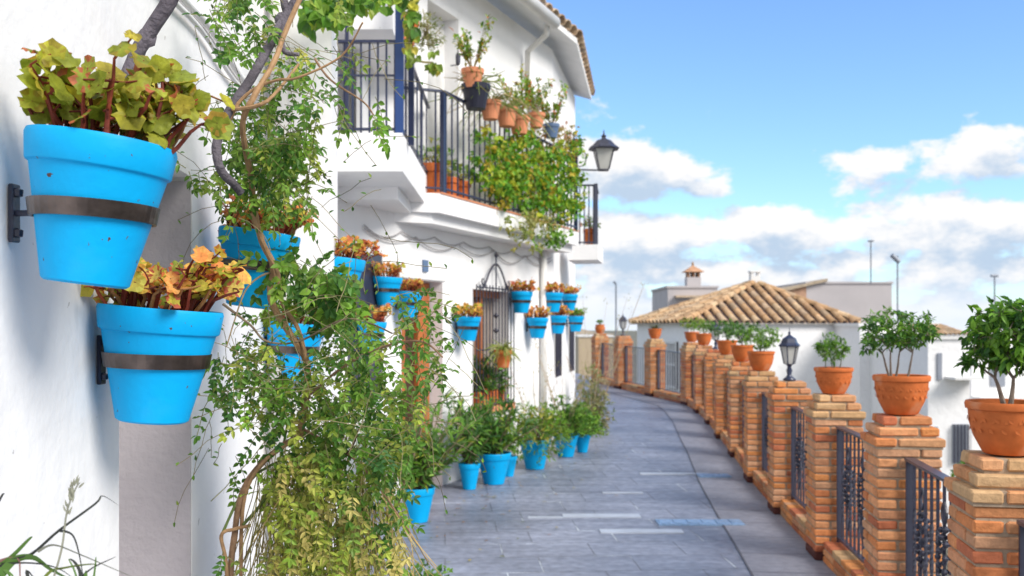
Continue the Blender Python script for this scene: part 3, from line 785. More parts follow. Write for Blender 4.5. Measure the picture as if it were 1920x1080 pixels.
for (A_,B_,i) in pairs:
    d=(B_-A_).normalized(); a=A_+d*.166; b_=B_-d*.166
    za=gz(a.y); zb=gz(b_.y)
    lab='iron railing between '+rail_label(i) if i>=0 else 'iron railing fragment at the bottom right edge, this side of the nearest pillar'
    fence_panel(a,b_,za,zb,lab,i<=4)
    # curb of bricks
    root=thing('brick_curb',('low brick curb below the railing between '+rail_label(i)) if i>=0 else 'low brick curb this side of the nearest pillar at lower right','curb',((a.x+b_.x)/2,(a.y+b_.y)/2,za),'brick curbs below the railings')
    L_=(b_-a).length; rot=math.atan2(d.y,d.x); nb=max(2,int(L_/.115))
    o=MB()
    for k in range(nb):
        t=(k+.5)/nb; v=a+(b_-a)*t; c=R.choice(BC+BC_PALE[:2]); f=R.uniform(.75,1.05)
        o.box((v.x,v.y,gz(v.y)+.115),(L_/nb/2-.006,.102,.019),col=tuple(x*f for x in c),rot=rot,bev=.005,jit=.002)
    nb=max(2,int(L_/.24))
    for r_ in range(2):
        for k in range(nb):
            for sg in(-1,1):
                t=(k+.5)/nb; v=a+(b_-a)*t; n_=Vector((-d.y,d.x))*sg*.055; c=R.choice(BC); f=R.uniform(.7,1.05)
                o.box((v.x+n_.x,v.y+n_.y,gz(v.y)+.022+.045*r_),(L_/nb/2-.006,.05,.018),col=tuple(x*f for x in c),rot=rot,bev=.005,jit=.002)
    o.build('bricks',M['brick'],root)
    o=MB(); m_=(a+b_)/2; o.box((m_.x,m_.y,(za+zb)/2+.05),(L_/2-.004,.095,.055),rot=rot); o.build('mortar',M['mortar'],root)

# ================================================================ PLANTS
def LP(*a): return [(min(.8,x*1.55),min(.8,y*1.5),z*1.1) for x,y,z in a]
G_DARK=LP((.03,.085,.02),(.045,.12,.025),(.06,.15,.03),(.035,.10,.035),(.08,.17,.03))
G_MID=LP((.09,.19,.03),(.12,.24,.035),(.07,.16,.03),(.15,.27,.05),(.05,.12,.02))
G_YEL=[tuple(min(.85,v*1.25) for v in c) for c in [(.28,.30,.04),(.35,.33,.05),(.20,.27,.04),(.42,.36,.07),(.15,.22,.03)]]
G_GER=[tuple(min(.85,v*1.25) for v in c) for c in [(.26,.27,.03),(.32,.30,.03),(.20,.24,.03),(.36,.30,.04)]]
G_RED=[tuple(min(.85,v*1.25) for v in c) for c in [(.45,.13,.05),(.50,.22,.05),(.38,.09,.05),(.52,.30,.06)]]
G_ORG=[tuple(min(.85,v*1.25) for v in c) for c in [(.60,.40,.08),(.62,.30,.08),(.55,.42,.10),(.40,.38,.06),(.60,.22,.06)]]
def rv(s=1): 
    return Vector((R.gauss(0,1),R.gauss(0,1),R.gauss(0,1))).normalized()*s
def vary(c,a=.2):
    f=1+R.uniform(-a,a); return tuple(min(.95,x*f) for x in c)
def ger_leaf(mb,p,nrm,size,col,edge,seg=14):
    nrm=nrm.normalized(); t=nrm.cross(Vector((.2,.3,.9))).normalized(); b=nrm.cross(t)
    c0=p; ring1=[];ring2=[];ph=R.uniform(0,6.28)
    cup=R.uniform(-.25,.35); fr=R.uniform(.08,.2)
    for k in range(seg):
        a=2*PI*k/seg; lob=1+.09*math.cos(5*a)+R.uniform(-.03,.03)
        if k==0: lob*=.55
        r=size*.5*lob
        d=t*math.cos(a)+b*math.sin(a)
        ring1.append(p+d*r*.55+nrm*(r*.5*cup*.4+R.uniform(-.03,.03)*size))
        ring2.append(p+d*r+nrm*(r*cup+math.sin(a*5+ph)*size*fr*.5+R.uniform(-.04,.04)*size))
    b0=len(mb.v); mb.v.append(tuple(c0)); mb.v.extend(tuple(v) for v in ring1); mb.v.extend(tuple(v) for v in ring2)
    for k in range(seg):
        k2=(k+1)%seg
        mb.f.append((b0,b0+1+k,b0+1+k2)); mb.c.append(vary(col,.1)); mb.m.append(0)
        e=edge if R.random()<.55 else col
        mb.f.append((b0+1+k,b0+1+seg+k,b0+1+seg+k2,b0+1+k2)); mb.c.append(vary(e,.12)); mb.m.append(0)
def geranium(parent,base,rad,h,nst,lsize,pal,edges,lean=Vector((0,0,0)),detail=True,local=False):
    st=MB(); lf=MB()
    for i in range(nst):
        a=R.uniform(0,2*PI); r=rad*math.sqrt(R.random())*.75
        p0=base+Vector((r*math.cos(a),r*math.sin(a),-.01))
        out=Vector((math.cos(a),math.sin(a),0))*rad*R.uniform(.05,.6)
        hh=h*R.uniform(.45,1.0)
        p3=p0+out+Vector((0,0,hh))+lean*R.uniform(.4,1)
        mid=p0.lerp(p3,.5)+rv(.012)-Vector((0,0,-.012)); pts=[p0,p0.lerp(mid,.5)+rv(.004),mid,mid.lerp(p3,.6)+rv(.006),p3]
        sc_=vary(R.choice([(.20,.035,.02),(.28,.06,.03),(.14,.03,.02),(.30,.14,.05)]),.2)
        st.tube(pts,[.0048,.0042,.0036,.003,.0022],5 if detail else 4,sc_,cap=False)
        for j in range(R.randint(2,4) if detail else R.randint(2,3)):
            q=p3 if j==0 else pts[R.choice([2,3,3,4])]
            e=q+Vector((R.gauss(0,1),R.gauss(0,1),R.uniform(-.3,1))).normalized()*R.uniform(.02,.05)*(lsize/.045)
            st.tube([q,(q+e)/2+rv(.003),e],[.0022,.0018,.0014],4,sc_,cap=False)
            nrm=Vector((R.gauss(0,.6)+.1,R.gauss(0,.6)-.35,R.uniform(.2,1)))
            c=R.choice(pal); ed=R.choice(edges) if R.random()<.6 else c
            ger_leaf(lf,e,nrm,lsize*R.uniform(.65,1.3),c,ed,18 if detail else 8)
    st.build('stems',M['stem'],parent,world=not local); lf.build('foliage',M['geranium'],parent,smooth=True,world=not local)

POT=[(.068,0),(.0735,.004),(.1135,.182),(.1145,.186),(.120,.189),(.1215,.192),(.1265,.231),(.124,.238),(.116,.236),(.110,.205)]
def blue_pot_mesh(parent,Mx,s=1,tall=1.0,n=40,mt='blue',orn=False):
    o=MB(); o.lathe([(r*s,z*s*tall) for r,z in POT],n,M=Mx); return_ = o.build('pot',M[mt],parent,smooth=False,world=False)
    for pl in return_.data.polygons: pl.use_smooth = len(pl.vertices)==4
    md=return_.modifiers.new('edge','EDGE_SPLIT'); md.split_angle=math.radians(28)
    if orn:
        g_=MB(); k=52
        for j in range(k):
            if not 36<=j<=49: continue
            a=2*PI*j/k; a2=a+2*PI/k*.5; a3=a+2*PI/k
            pts=[Mx@Vector((s*math.cos(q)*(.1229+.0016*z2),s*math.sin(q)*(.1229+.0016*z2),s*(.206+z2*.014))) for q,z2 in((a,0),((a+a2)/2,.8),(a2,1),((a2+a3)/2,.3),(a3,0))]
            g_.tube(pts,.0006,4)
        g_.build('rim_relief',M[mt],return_,world=False)
        ob=return_
    o=MB(); o.lathe([(.005,.206*s*tall),(.109*s,.208*s*tall)],20,M=Mx); o.build('soil',M['soil'],parent,world=False)

wp=[ # px centre rim, rim py, width px, tilt deg, label, palette
 (191,285,300,7.5,'largest blue pot at the upper left, with yellow green red edged geranium','Y'),
 (303,579,236,5.0,'big blue pot below the largest one, with orange yellow geranium','O'),
 (488,436,158,8.0,'blue pot behind the grey vine branch, third from the left','R'),
 (554,606,115,5.0,'blue pot half covered by the vine, below the third pot','G'),
 (632,484,108,6.0,'blue pot right of the near pilaster, with rust coloured geranium','R'),
 (727,520,57,3.5,'small blue pot above left of the wooden door, higher of the pair','R'),
 (768,547,53,3.0,'small blue pot touching the wooden door top corner','R'),
 (697,603,58,3.5,'blue pot below the pair beside the wooden door, behind the vine','R'),
 (878,594,48.5,1.5,'lone blue pot between the wooden door and the barred window','O'),
 (978,547,43,1,'blue pot just right of the barred window, with a reddish patch','R'),
 (1008,596,41,1,'blue pot lowest left of the far cluster, beneath the reddish patch pot','R'),
 (1037,549,39,1,'blue pot upper middle of the far cluster on the white house','R'),
 (1046,592,36,1,'blue pot lower middle of the far cluster, beside the slot window','R'),
 (1068,552,32,1,'blue pot upper right of the far cluster near the house corner','R'),
 (1080,593,31,1,'blue pot lower right of the far cluster, last on the house corner','G')]
for i,(px,py,wd,tilt,lab,pal) in enumerate(wp):
    s=1.0
    if i<5: Y=F*.254/wd*1.0
    elif i<12:
        Y=4.45/(.426-(px-960)/F)
    else:
        Y=(1.656-.15)/(.18-(px-960)/F)
        Y={12:12.0,13:12.75,14:13.4}[i]
    if i>=12: s=wd*Y/F/.254; 
    else: s=wd*Y/F/.254*(.895 if i==0 else .96 if i<3 else 1)
    c=W(px,py,Y); 
    if i<5: nrm=Vector((.996,-.0877,0)); 
    elif i<12: nrm=nv
    else: nrm=nv2
    ax=Vector((-nrm.y,nrm.x,0))   # tilt outward: rotate about wall-parallel axis
    zax=Vector((0,0,1))
    Rm=Matrix.Rotation(math.radians(tilt),4,ax)
    rimc=Vector((0,0,.236*s))
    # place so that rim centre lands on c
    base=c-(Rm@rimc)
    ob=thing('wall_flower_pot',lab,'flower pot',base,'blue pots hung on the white walls')
    Mx=Rm
    blue_pot_mesh(ob,Mx,s,1.0 if i!=0 else 1.075,48 if i<5 else 24,orn=False)
    # ring and bracket (the ring sags less than the pot leans)
    o=MB(); zr=.128*s; rr_=.1035*s
    Mr=Matrix.Translation(Rm@Vector((0,0,zr)))@Matrix.Rotation(math.radians(tilt*.45),4,ax)@Matrix.Translation(Vector((0,0,-zr)))
    ring=[(.099*s,zr-.015*s),(.1035*s+.0015,zr-.015*s),(.1085*s+.0015,zr+.015*s),(.104*s,zr+.015*s)]
    vs=[];n_=40 if i<5 else 20
    for r_,z in ring:
        for k in range(n_): vs.append(Mr@Vector((r_*math.cos(2*PI*k/n_),r_*math.sin(2*PI*k/n_),z)))
    fs=[]
    for a in range(4):
        for k in range(n_): fs.append((a*n_+k,a*n_+(k+1)%n_,((a+1)%4)*n_+(k+1)%n_,((a+1)%4)*n_+k))
    o.add(vs,fs); hb=o.build('holder_ring',M['band'],ob,world=False)
    o=MB()
    # wall point
    zl=(Mx@Vector((0,0,zr)))
    cc_=base+zl
    if i<4: xw=w1x(cc_.y); 
    elif i==4: xw=-.98-.14*(cc_.y-4.25)
    elif i<12: 
        k_=(cc_-P1(cc_.y)); dist=Vector((cc_.x-fx1(cc_.y),0,0)).dot(nrm)
        xw=None
    else: dist=Vector((cc_.x-fx2(cc_.y),0,0)).dot(nrm); xw=None
    if xw is not None: dist=(cc_.x-xw)*nrm.x
    wpnt=zl-nrm*(dist-.006)
    tv=ax
    def ob_box(c_,hx,hy,hz): # hx along normal, hy along wall
        o.box((c_.x,c_.y,c_.z),(hx,hy,hz),rot=math.atan2(nrm.y,nrm.x),bev=min(hx,hy,hz)*.4)
    ob_box(wpnt,.0045,.012*s,.052*s)
    for z_ in(-.036,.036): o.lathe([(0,-.007),(.008,-.005),(.009,.005),(0,.009)],8,(wpnt.x+nrm.x*.006,wpnt.y+nrm.y*.006,wpnt.z+z_*s))
    o.tube([wpnt,wpnt+nrm*max(.01,dist-rr_-.005)],.006*s,6)
    o.build('wall_plate',M['iron'],hb,world=False)
    pb_={'Y':(G_GER+[(.24,.27,.03)]*3,[(.42,.12,.05),(.46,.28,.05),(.30,.24,.03)]),'O':(G_ORG+G_GER,G_RED+G_ORG),'R':(G_RED+[(.72,.30,.07),(.66,.22,.06),(.62,.42,.08)]+G_GER[:2],G_RED),'G':(G_MID,G_MID)}[pal]
    top=Mx@Vector((0,0,.212*s))
    if i==0: geranium(ob,top+Vector((.012,0,0)),.100,.150,62,.041,pb_[0],pb_[1],lean=Vector((.03,-.01,0)),local=True)
    elif i==1: geranium(ob,top,.115,.125,56,.034,pb_[0],pb_[1],lean=Vector((.05,0,.01)),local=True)
    elif i<5: geranium(ob,top,.12,.11,56,.030,pb_[0],pb_[1],lean=Vector((.03,0,.0)),detail=True,local=True)
    else: geranium(ob,top,.13*s,.15*s,44,.040*s,pb_[0],pb_[1],detail=False,local=True)

# ---- terracotta planters on the pillars
def planter(i,shape,w_,h_,plant,lab):
    x,y=PX[i]; z=gz(y)+PTOP_
    root=thing('terracotta_planter',lab,'planter',(x,y,z),'planters on the brick pillars')
    r=w_/2
    if shape=='bowl': prof=[(r*.52,0),(r*.58,.006),(r*.80,h_*.35),(r*.90,h_*.62),(r*.92,h_*.84),(r*.98,h_*.86),(r*1.0,h_*.95),(r*.97,h_),(r*.88,h_*.99),(r*.85,h_*.88)]
    elif shape=='round': prof=[(r*.55,0),(r*.75,h_*.12),(r*.97,h_*.45),(r*1.0,h_*.6),(r*.85,h_*.85),(r*.9,h_),(r*.8,h_),(r*.75,h_*.9)]
    o=MB(); o.lathe(prof,36,(x,y,z)); p_=o.build('pot',M['terra'],root,smooth=True)
    md=p_.modifiers.new('e','EDGE_SPLIT'); md.split_angle=math.radians(35)
    if i<3:
        o=MB()
        for k in range(18):
            a=2*PI*k/18
            for j,(zz,rr_) in enumerate(((.50,.875),(.60,.905),(.70,.92))):
                a2=a+(j-1)*.09
                q=Vector((x+r*rr_*math.cos(a2),y+r*rr_*math.sin(a2),z+h_*zz))
                o.leaf(q,Vector((math.cos(a2+1.57)*.6,math.sin(a2+1.57)*.6,.7 if j%2 else -.5)),Vector((math.cos(a2),math.sin(a2),0)),h_*.13,h_*.07,(1,1,1),fold=.05,droop=-.01)
        o.build('relief',M['terra'],p_)
    o=MB(); o.lathe([(.003,h_*.9),(r*.86,h_*.905)],20,(x,y,z)); o.build('soil',M['soil'],root)
    b0=Vector((x,y,z+h_*.9))
    plant(root,b0)
    return root
def branch(st,p,d,L_,r,depth,tips,spread,col):
    pts=[p]; q=p.copy(); dd=d.normalized(); n=4
    for k in range(n):
        dd=(dd+rv(.12)).normalized(); q=q+dd*L_/n; pts.append(q.copy())
    st.tube(pts,[r*(1-.45*k/n) for k in range(n+1)],6 if r>.004 else 4,vary(col,.15),cap=False)
    if depth==0: tips.append((pts[-1],dd)); tips.append((pts[-2],dd)); tips.append((pts[-3],dd)); return
    if depth<=1: tips.append((pts[-2],dd))
    for k in range(R.randint(2,3)):
        nd=(dd+rv(spread)).normalized(); nd.z=abs(nd.z)*.7+.12; branch(st,pts[-1],nd,L_*R.uniform(.6,.85),r*.58,depth-1,tips,spread,col)
def tree_plant(starts,L_,r,depth,leafL,leafW,nper,pal,center=None,radii=None,fill=0,drop=.2,barkc=(.20,.15,.12),spread=.75):
    def f(root,b0):
        st=MB(); lf=MB(); tips=[]
        for (dx,dy,d) in starts: branch(st,b0+Vector((dx,dy,0)),Vector(d),L_,r,depth,tips,spread,barkc)
        if center is not None:
            c=b0+Vector(center)
            for k in range(fill):
                u=rv(); rr_=R.uniform(.35,1)**.5; q=c+Vector((u.x*radii[0]*rr_,u.y*radii[1]*rr_,u.z*radii[2]*rr_))
                # connect to nearest tip by a twig
                t=min(tips,key=lambda t_:(t_[0]-q).length)[0]
                if (t-q).length<radii[0]*1.1:
                    m_=t.lerp(q,.5)+rv(.01); st.tube([t,m_,q],[r*.16,r*.13,r*.1],3,vary(barkc,.1),cap=False); tips.append((q,(q-t).normalized()))
        for (t,dd) in tips:
            base=R.choice(pal)
            for k in range(nper):
                d=(dd*.4+rv(1.0)); d.z-=drop; q=t+rv(leafL*.25)
                lf.leaf(q,d,Vector((R.gauss(0,.5),R.gauss(0,.5)-.3,1)),leafL*R.uniform(.7,1.25),leafW*R.uniform(.8,1.2),vary(base if R.random()<.6 else R.choice(pal),.25))
        st.build('branches',M['stem'],root); lf.build('foliage',M['leaf'],root)
    return f
planter(0,'bowl',.275,.185,tree_plant([(-.01,0,(-.3,0,1)),(.012,.0,(.25,.1,1))],.105,.0095,2,.040,.017,6,G_DARK+G_MID[:2]+[(.16,.34,.03)],center=(.02,0,.255),radii=(.16,.15,.125),fill=230,drop=.35,spread=.6),
  'nearest terracotta pot with relief, holding a forked glossy leaved tree')
planter(1,'bowl',.283,.20,tree_plant([(-.05,0,(-.12,0,1)),(-.02,.02,(.02,0,1)),(.03,0,(.4,.1,1)),(-.06,0,(-.25,0,1))],.14,.0065,2,.034,.013,6,G_DARK+G_MID[:2],center=(-.01,0,.265),radii=(.185,.17,.105),fill=130,drop=.3,spread=.8),
  'wide terracotta bowl with an airy three stemmed dark green tree')
planter(2,'bowl',.258,.175,tree_plant([(-.05,0,(-.2,0,1)),(0,0,(0,0,1)),(.04,0,(.2,0,1)),(0,.03,(0,.2,1))],.09,.004,2,.026,.009,6,G_MID+G_DARK[:2],center=(.0,0,.15),radii=(.105,.1,.11),fill=90,drop=0,barkc=(.16,.14,.08)),
  'terracotta bowl with a small upright bright green shrub')
bushy=lambda c,rad,pal,fill,ll=.035,lw=.013:tree_plant([(0,0,(-.3,0,1)),(0.02,0,(.3,0,1)),(0,0,(0,.2,1))],.10,.006,1,ll,lw,6,pal,center=c,radii=rad,fill=fill)
planter(4,'bowl',.27,.19,bushy((.0,0,.16),(.20,.18,.12),G_MID,110),'terracotta bowl left of the navy lantern with a loose spreading shrub')
planter(5,'bowl',.27,.19,bushy((.0,0,.17),(.26,.2,.11),G_DARK,130),'terracotta bowl second left of the navy lantern with flat topped dark shrub')
planter(6,'bowl',.27,.19,bushy((.0,0,.17),(.26,.2,.11),G_DARK,130),'terracotta bowl third left of the navy lantern, just right of the half hidden lantern')
planter(8,'bowl',.27,.19,bushy((.0,0,.14),(.22,.2,.10),G_MID,80),'terracotta bowl just left of the half hidden small lantern')
planter(9,'bowl',.26,.18,bushy((.0,0,.17),(.24,.2,.11),G_YEL+G_MID,90),'terracotta bowl at the bend with a yellow green plant')
def spiky(root,b0):
    lf=MB()
    for k in range(60):
        a=R.uniform(0,2*PI); d=Vector((math.cos(a),math.sin(a),R.uniform(.2,1.8))).normalized(); lf.leaf(b0+rv(.015),d,Vector((0,0,1)),R.uniform(.1,.2),.016,vary((.10,.10,.04),.3),droop=.3)
    lf.build('foliage',M['leaf'],root)
planter(10,'bowl',.27,.19,spiky,'terracotta bowl past the bend with a small spiky brown green plant')
planter(12,'round',.23,.20,tree_plant([(0,0,(0,0,1)),(0,0,(.3,0,1)),(0,0,(-.3,0,1))],.07,.005,1,.04,.012,8,G_MID),'little round clay pot with a tuft on the farthest pillar')
# lanterns on pillars
def pillar_lamp(i,lab,mt,H=.43):
    x,y=PX[i]; z=gz(y)+PTOP_
    root=thing('pillar_lantern',lab,'lantern',(x,y,z),'lanterns on the brick pillars')
    s=H/.43
    o=MB(); o.lathe([(.052*s,0),(.055*s,.012*s),(.03*s,.03*s),(.018*s,.05*s),(.026*s,.085*s),(.016*s,.11*s),(.022*s,.13*s),(.045*s,.14*s)],10,(x,y,z)); o.build('stand',mt,root,smooth=True)
    r0=.042*s; r1=.072*s; zz=z+.14*s; hg=.145*s
    o=MB(); o.lathe([(r0,0),(r1,hg)],6,(x,y,zz)); o.build('lamp_glass',M['frost'],root)
    o=MB()
    for k in range(6):
        t=2*PI*k/6; o.tube([(x+r0*1.05*math.cos(t),y+r0*1.05*math.sin(t),zz),(x+r1*1.05*math.cos(t),y+r1*1.05*math.sin(t),zz+hg)],.005*s,4)
    o.build('lamp_frame',mt,root)
    o=MB(); o.lathe([(r1*1.25,hg),(r1*1.28,hg+.008*s),(r1*.98,hg+.03*s),(r1*.8,hg+.065*s),(r1*.35,hg+.085*s),(r1*.12,hg+.1*s),(r1*.16,hg+.115*s),(r1*.05,hg+.125*s),(.002,hg+.155*s)],6,(x,y,zz)); o.build('lamp_cap',mt,root)
pillar_lamp(3,'large navy lantern standing on the brick pillar between two planters',M['navy'])
pillar_lamp(7,'small dark lantern half hidden between planters',M['navy'],.43)
pillar_lamp(11,'tiny dark lantern on the second farthest pillar',M['iron'],.46)

# ---- floor pots (blue) with plants
def floor_pot(px,py,wpx,lab,plantf,tall=1.0,Yover=None):
    Y=Yover or F*EYE/(py-HOR)
    for _ in range(6): Y=Yover or F*(EYE-gz(Y))/(py-HOR)
    X=(px-960)/F*Y; s=wpx*Y/F/.254
    root=thing('floor_flower_pot',lab,'flower pot',(X,Y,gz(Y)),'blue pots standing on the lane')
    blue_pot_mesh(root,Matrix.Identity(4),s,tall,28)
    b0=Vector((X,Y,gz(Y)+.208*s*tall)); plantf(root,b0,s)
def oleander(n,h,pal,spread=.5,ll=.12,lw=.016):
    def f(root,b0,s):
        st=MB(); lf=MB()
        for k in range(n):
            a=R.uniform(0,2*PI); d=Vector((math.cos(a)*spread*R.uniform(.2,1.2),math.sin(a)*spread*R.uniform(.2,1.2),R.uniform(.6,1))); L_=h*R.uniform(.5,1)
            pts=[b0+d*L_*t/4+rv(.012) for t in range(5)]; st.tube(pts,[.008,.007,.006,.005,.003],5,vary((.22,.18,.10),.2),cap=False)
            for j in range(1,5):
                for m_ in range(7 if j>1 else 3):
                    dd=d*.5+rv(.8); dd.z+=.15; q=pts[j]+d*R.uniform(-.05,.02)
                    lf.leaf(q,dd,Vector((R.gauss(0,.5),-.4,1)),ll*R.uniform(.6,1.2),lw*R.uniform(.8,1.3),vary(R.choice(pal),.25),droop=.2)
        st.build('stems',M['stem'],root); lf.build('foliage',M['leaf'],root)
    return f
def bush(rad,h,n,pal,ll=.045,lw=.018,dry=0,hang=0):
    def f(root,b0,s):
        st=MB(); lf=MB(); pts=[]
        for k in range(n):
            u=rv(); u.z=abs(u.z)*.95+.05 if R.random()>hang else -abs(u.z)*.5
            q=b0+Vector((u.x*rad,u.y*rad,u.z*h))*R.uniform(.45,1.05)
            if k%3==0: st.tube([b0+rv(.02),b0.lerp(q,.5)+rv(.02)+Vector((0,0,.02)),q],[.004,.003,.0015],4,vary((.20,.17,.08),.3),cap=False)
            c=R.choice(pal)
            for j in range(5):
                d=u+rv(1); lf.leaf(q+rv(.02),d,Vector((R.gauss(0,.6),R.gauss(0,.6)-.3,1)),ll*R.uniform(.6,1.2),lw*R.uniform(.7,1.2),vary(c,.3))
        for k in range(dry):
            a=R.uniform(0,2*PI); d=Vector((math.cos(a)*.35,math.sin(a)*.35,1)); L_=h*R.uniform(1.2,2.6); p_=[b0+d*L_*t/4+rv(.02) for t in range(5)]
            st.tube(p_,[.004,.0035,.003,.002,.0015],4,vary((.42,.32,.22),.2),cap=False)
            for j in range(10): lf.leaf(p_[R.choice([2,3,4])]+rv(.05),rv(),rv(),.025,.012,vary(R.choice([(.45,.34,.24),(.40,.36,.16),(.30,.30,.10)]),.2))
        st.build('stems',M['stem'],root); lf.build('foliage',M['leaf'],root)
    return f
OLE=G_DARK+[(.10,.17,.05),(.14,.20,.07)]
floor_pot(783,978,66,'blue floor pot nearest the camera under a big oleander',oleander(60,.78,OLE+G_YEL[:1]+G_MID,.75,.13,.02),1.05)
floor_pot(880,917,42,'narrow blue floor pot with a dark oleander against the wall',oleander(36,.72,G_DARK,.5,.13,.018),1.25)
floor_pot(926,907,66,'wide blue floor pot with dark leafy bush, second past the narrow one',oleander(48,.58,G_DARK+G_YEL[2:3],.8,.12,.022),.95)
floor_pot(953,893,34,'blue floor pot tucked behind the wide dark bush pot',bush(.2,.25,60,G_MID),1.2)
floor_pot(1003,879,60,'blue floor pot with yellow green ferny bush in the middle of the row',bush(.38,.42,420,G_YEL[2:]+G_MID+[(.22,.28,.05)],.06,.015,dry=7,hang=.15),1.0)
floor_pot(1061,856,50,'blue floor pot with bright green mounded bush beside dry twigs',bush(.34,.42,380,G_MID+G_DARK[:2],.05,.02,dry=14),.98)
floor_pot(1092,848,32,'last blue floor pot on the right of the row with round green bush',bush(.26,.36,280,G_MID+G_YEL[2:3],.045,.018),1.15)
# tall pale dry shrub near house corner
def shrub(name,lab,base,fn,s=1,cat='shrub'):
    root=thing(name,lab,cat,base); fn(root,Vector(base),s); return root
shrub('dry_shrub','tall pale twiggy shrub with grey green leaves at the far house corner',(1.12,13.3,gz(13.3)),bush(.27,.85,330,[(.32,.30,.16),(.26,.28,.12),(.18,.24,.08),(.40,.33,.22)],.07,.02,dry=14))
shrub('low_weed','bright green leafy weed at the bottom, in front of the lane',tuple(W(790,1110,5.4).xy)+(0.0,),bush(.24,.20,170,G_MID+G_DARK[:1],.035,.018))

# ================================================================ BALCONY PLANTS
hp=[(868,148,.17,'terra_pale','pale terracotta pot on the balcony rail, highest at the left','sprouts'),
 (874,182,.22,'black_plastic','black plastic pot hung on the balcony rail','aloe'),(902,207,.17,'terra_pale','terracotta pot hung next to the black pot','aloe'),
 (933,220,.18,'terra_pale','pale terracotta pot third along the balcony rail','aloe'),(957,235,.18,'terra_pale','terracotta pot fourth along the balcony rail, lowest hanging','sprouts'),
 (990,226,.15,'terra_pale','terracotta pot fifth along the balcony rail','sprouts'),(1018,246,.15,'plaque','grey blue pot hung near the far end of the balcony rail','sprouts')]
for (px,py,wd,mt,lab,kind) in hp:
    q=BO(px,.10); Y=q.y; z=EYE+(HOR-py)/F*Y
    root=thing('hanging_pot',lab,'flower pot',(q.x,q.y,z-.07),'pots hung on the balcony rail')
    wd*=1.22; r=wd/2; h_=wd*.85
    o=MB(); o.lathe([(r*.68,-h_*.5),(r*.93,h_*.25),(r*1.02,h_*.26),(r*1.05,h_*.5),(r*.9,h_*.5),(r*.85,h_*.4)],18,(q.x,q.y,z)); o.build('pot',M[mt],root)
    o=MB(); o.box((q.x-nv.x*.06,q.y-nv.y*.06,z+.02),(.06,.008,.008),rot=math.atan2(nv.y,nv.x)); o.build('hook',M['iron'],root)
    st=MB(); lf=MB(); b0=Vector((q.x,q.y,z+h_*.4))
    if kind=='aloe':
        for k in range(40):
            a=R.uniform(0,2*PI); d=Vector((math.cos(a),math.sin(a),R.uniform(.1,1.6))).normalized(); L_=R.uniform(.25,.6)
            pts=[b0+d*L_*t-Vector((0,0,1))*L_*t*t*R.uniform(.4,1.0) for t in(0,.3,.6,1)]
            lf.tube(pts,[.008,.007,.005,.002],4,vary(R.choice([(.34,.33,.14),(.24,.30,.08),(.42,.32,.18),(.20,.26,.06)]),.2),cap=False)
    else:
        for k in range(18):
            a=R.uniform(0,2*PI); d=Vector((math.cos(a)*.5,math.sin(a)*.5,1)); L_=R.uniform(.15,.5); pts=[b0,b0+d*L_*.5+rv(.01),b0+d*L_]
            st.tube(pts,[.004,.003,.002],4,(.25,.20,.06),cap=False)
            for j in range(14): lf.leaf(pts[R.choice([1,2,2])].lerp(pts[1],R.random()*.6)+rv(.025),rv()+d*.5,Vector((0,-.3,1)),R.uniform(.035,.07),.03,vary(R.choice(G_YEL+G_MID+G_RED[:1]),.25))
        st.build('stems',M['stem'],root)
    lf.build('foliage',M['leaf'],root)
# ivy mass over the rail
iv=thing('balcony_ivy','big mass of yellow green ivy spilling over the long balcony railing','climbing plant',tuple(BO(980,.1,2.75)))
lf=MB(); st=MB()
def ivy_cluster(n,gen,pal,ll=.05,lw=.045,per=5):
    for k in range(n):
        q=gen(); c=R.choice(pal)
        for j in range(per):
            d=rv(); d.z-=.5; lf.leaf(q+rv(.035),d,Vector((R.gauss(.3,.5),R.gauss(-.6,.5),.5)),ll*R.uniform(.6,1.3),lw*R.uniform(.6,1.2),vary(c,.3),droop=.1)
IVP=[(.16,.38,.04),(.10,.28,.03),(.34,.42,.03),(.42,.44,.04),(.17,.34,.03),(.09,.22,.025),(.48,.36,.05),(.26,.38,.03)]
def g1():
    while True:
        px=R.uniform(885,1078); t=(px-885)/193
        top=252+ 25*t+16*math.sin(px*.07)+12*math.sin(px*.23); bot=365+52*t+12*math.sin(px*.11)
        py=R.uniform(top,bot)
        if px<915 and R.random()<.5: continue
        if math.sin(px*.11+1)*math.sin(py*.09+px*.03)<-.45 and R.random()<.8: continue
        q=BO(px,R.uniform(-.02,.16)); return Vector((q.x,q.y,EYE+(HOR-py)/F*q.y))
ivy_cluster(800,g1,IVP,.058,.048)
def g2():
    px=R.gauss(975,20); t=R.random(); py=400+R.uniform(0,70)*R.uniform(.3,1)+abs(R.gauss(0,8)); px+=R.gauss(0,8); q=BO(px,.12+R.uniform(-.04,.06)); return Vector((q.x,q.y,EYE+(HOR-py)/F*q.y))
ivy_cluster(70,g2,[(.36,.32,.10),(.30,.30,.10),(.22,.27,.07)],.05,.035)
def g3():
    px=R.gauss(1022,14); py=R.gauss(445,9); q=BO(px,.12); return Vector((q.x,q.y,EYE+(HOR-py)/F*q.y))
ivy_cluster(40,g3,G_MID,.05,.04)
def g4():
    px=R.uniform(1000,1078); py=R.uniform(235,300); q=BO(px,.05); return Vector((q.x,q.y,EYE+(HOR-py)/F*q.y))
ivy_cluster(90,g4,[(.42,.22,.14),(.36,.18,.08),(.40,.30,.12),(.22,.22,.06)],.06,.03,4)
for k in range(40):
    q=g1(); b=q-Vector((0,0,R.uniform(.1,.4))); st.tube([q,q.lerp(b,.5)+rv(.03),b],.003,4,(.22,.16,.07),cap=False)
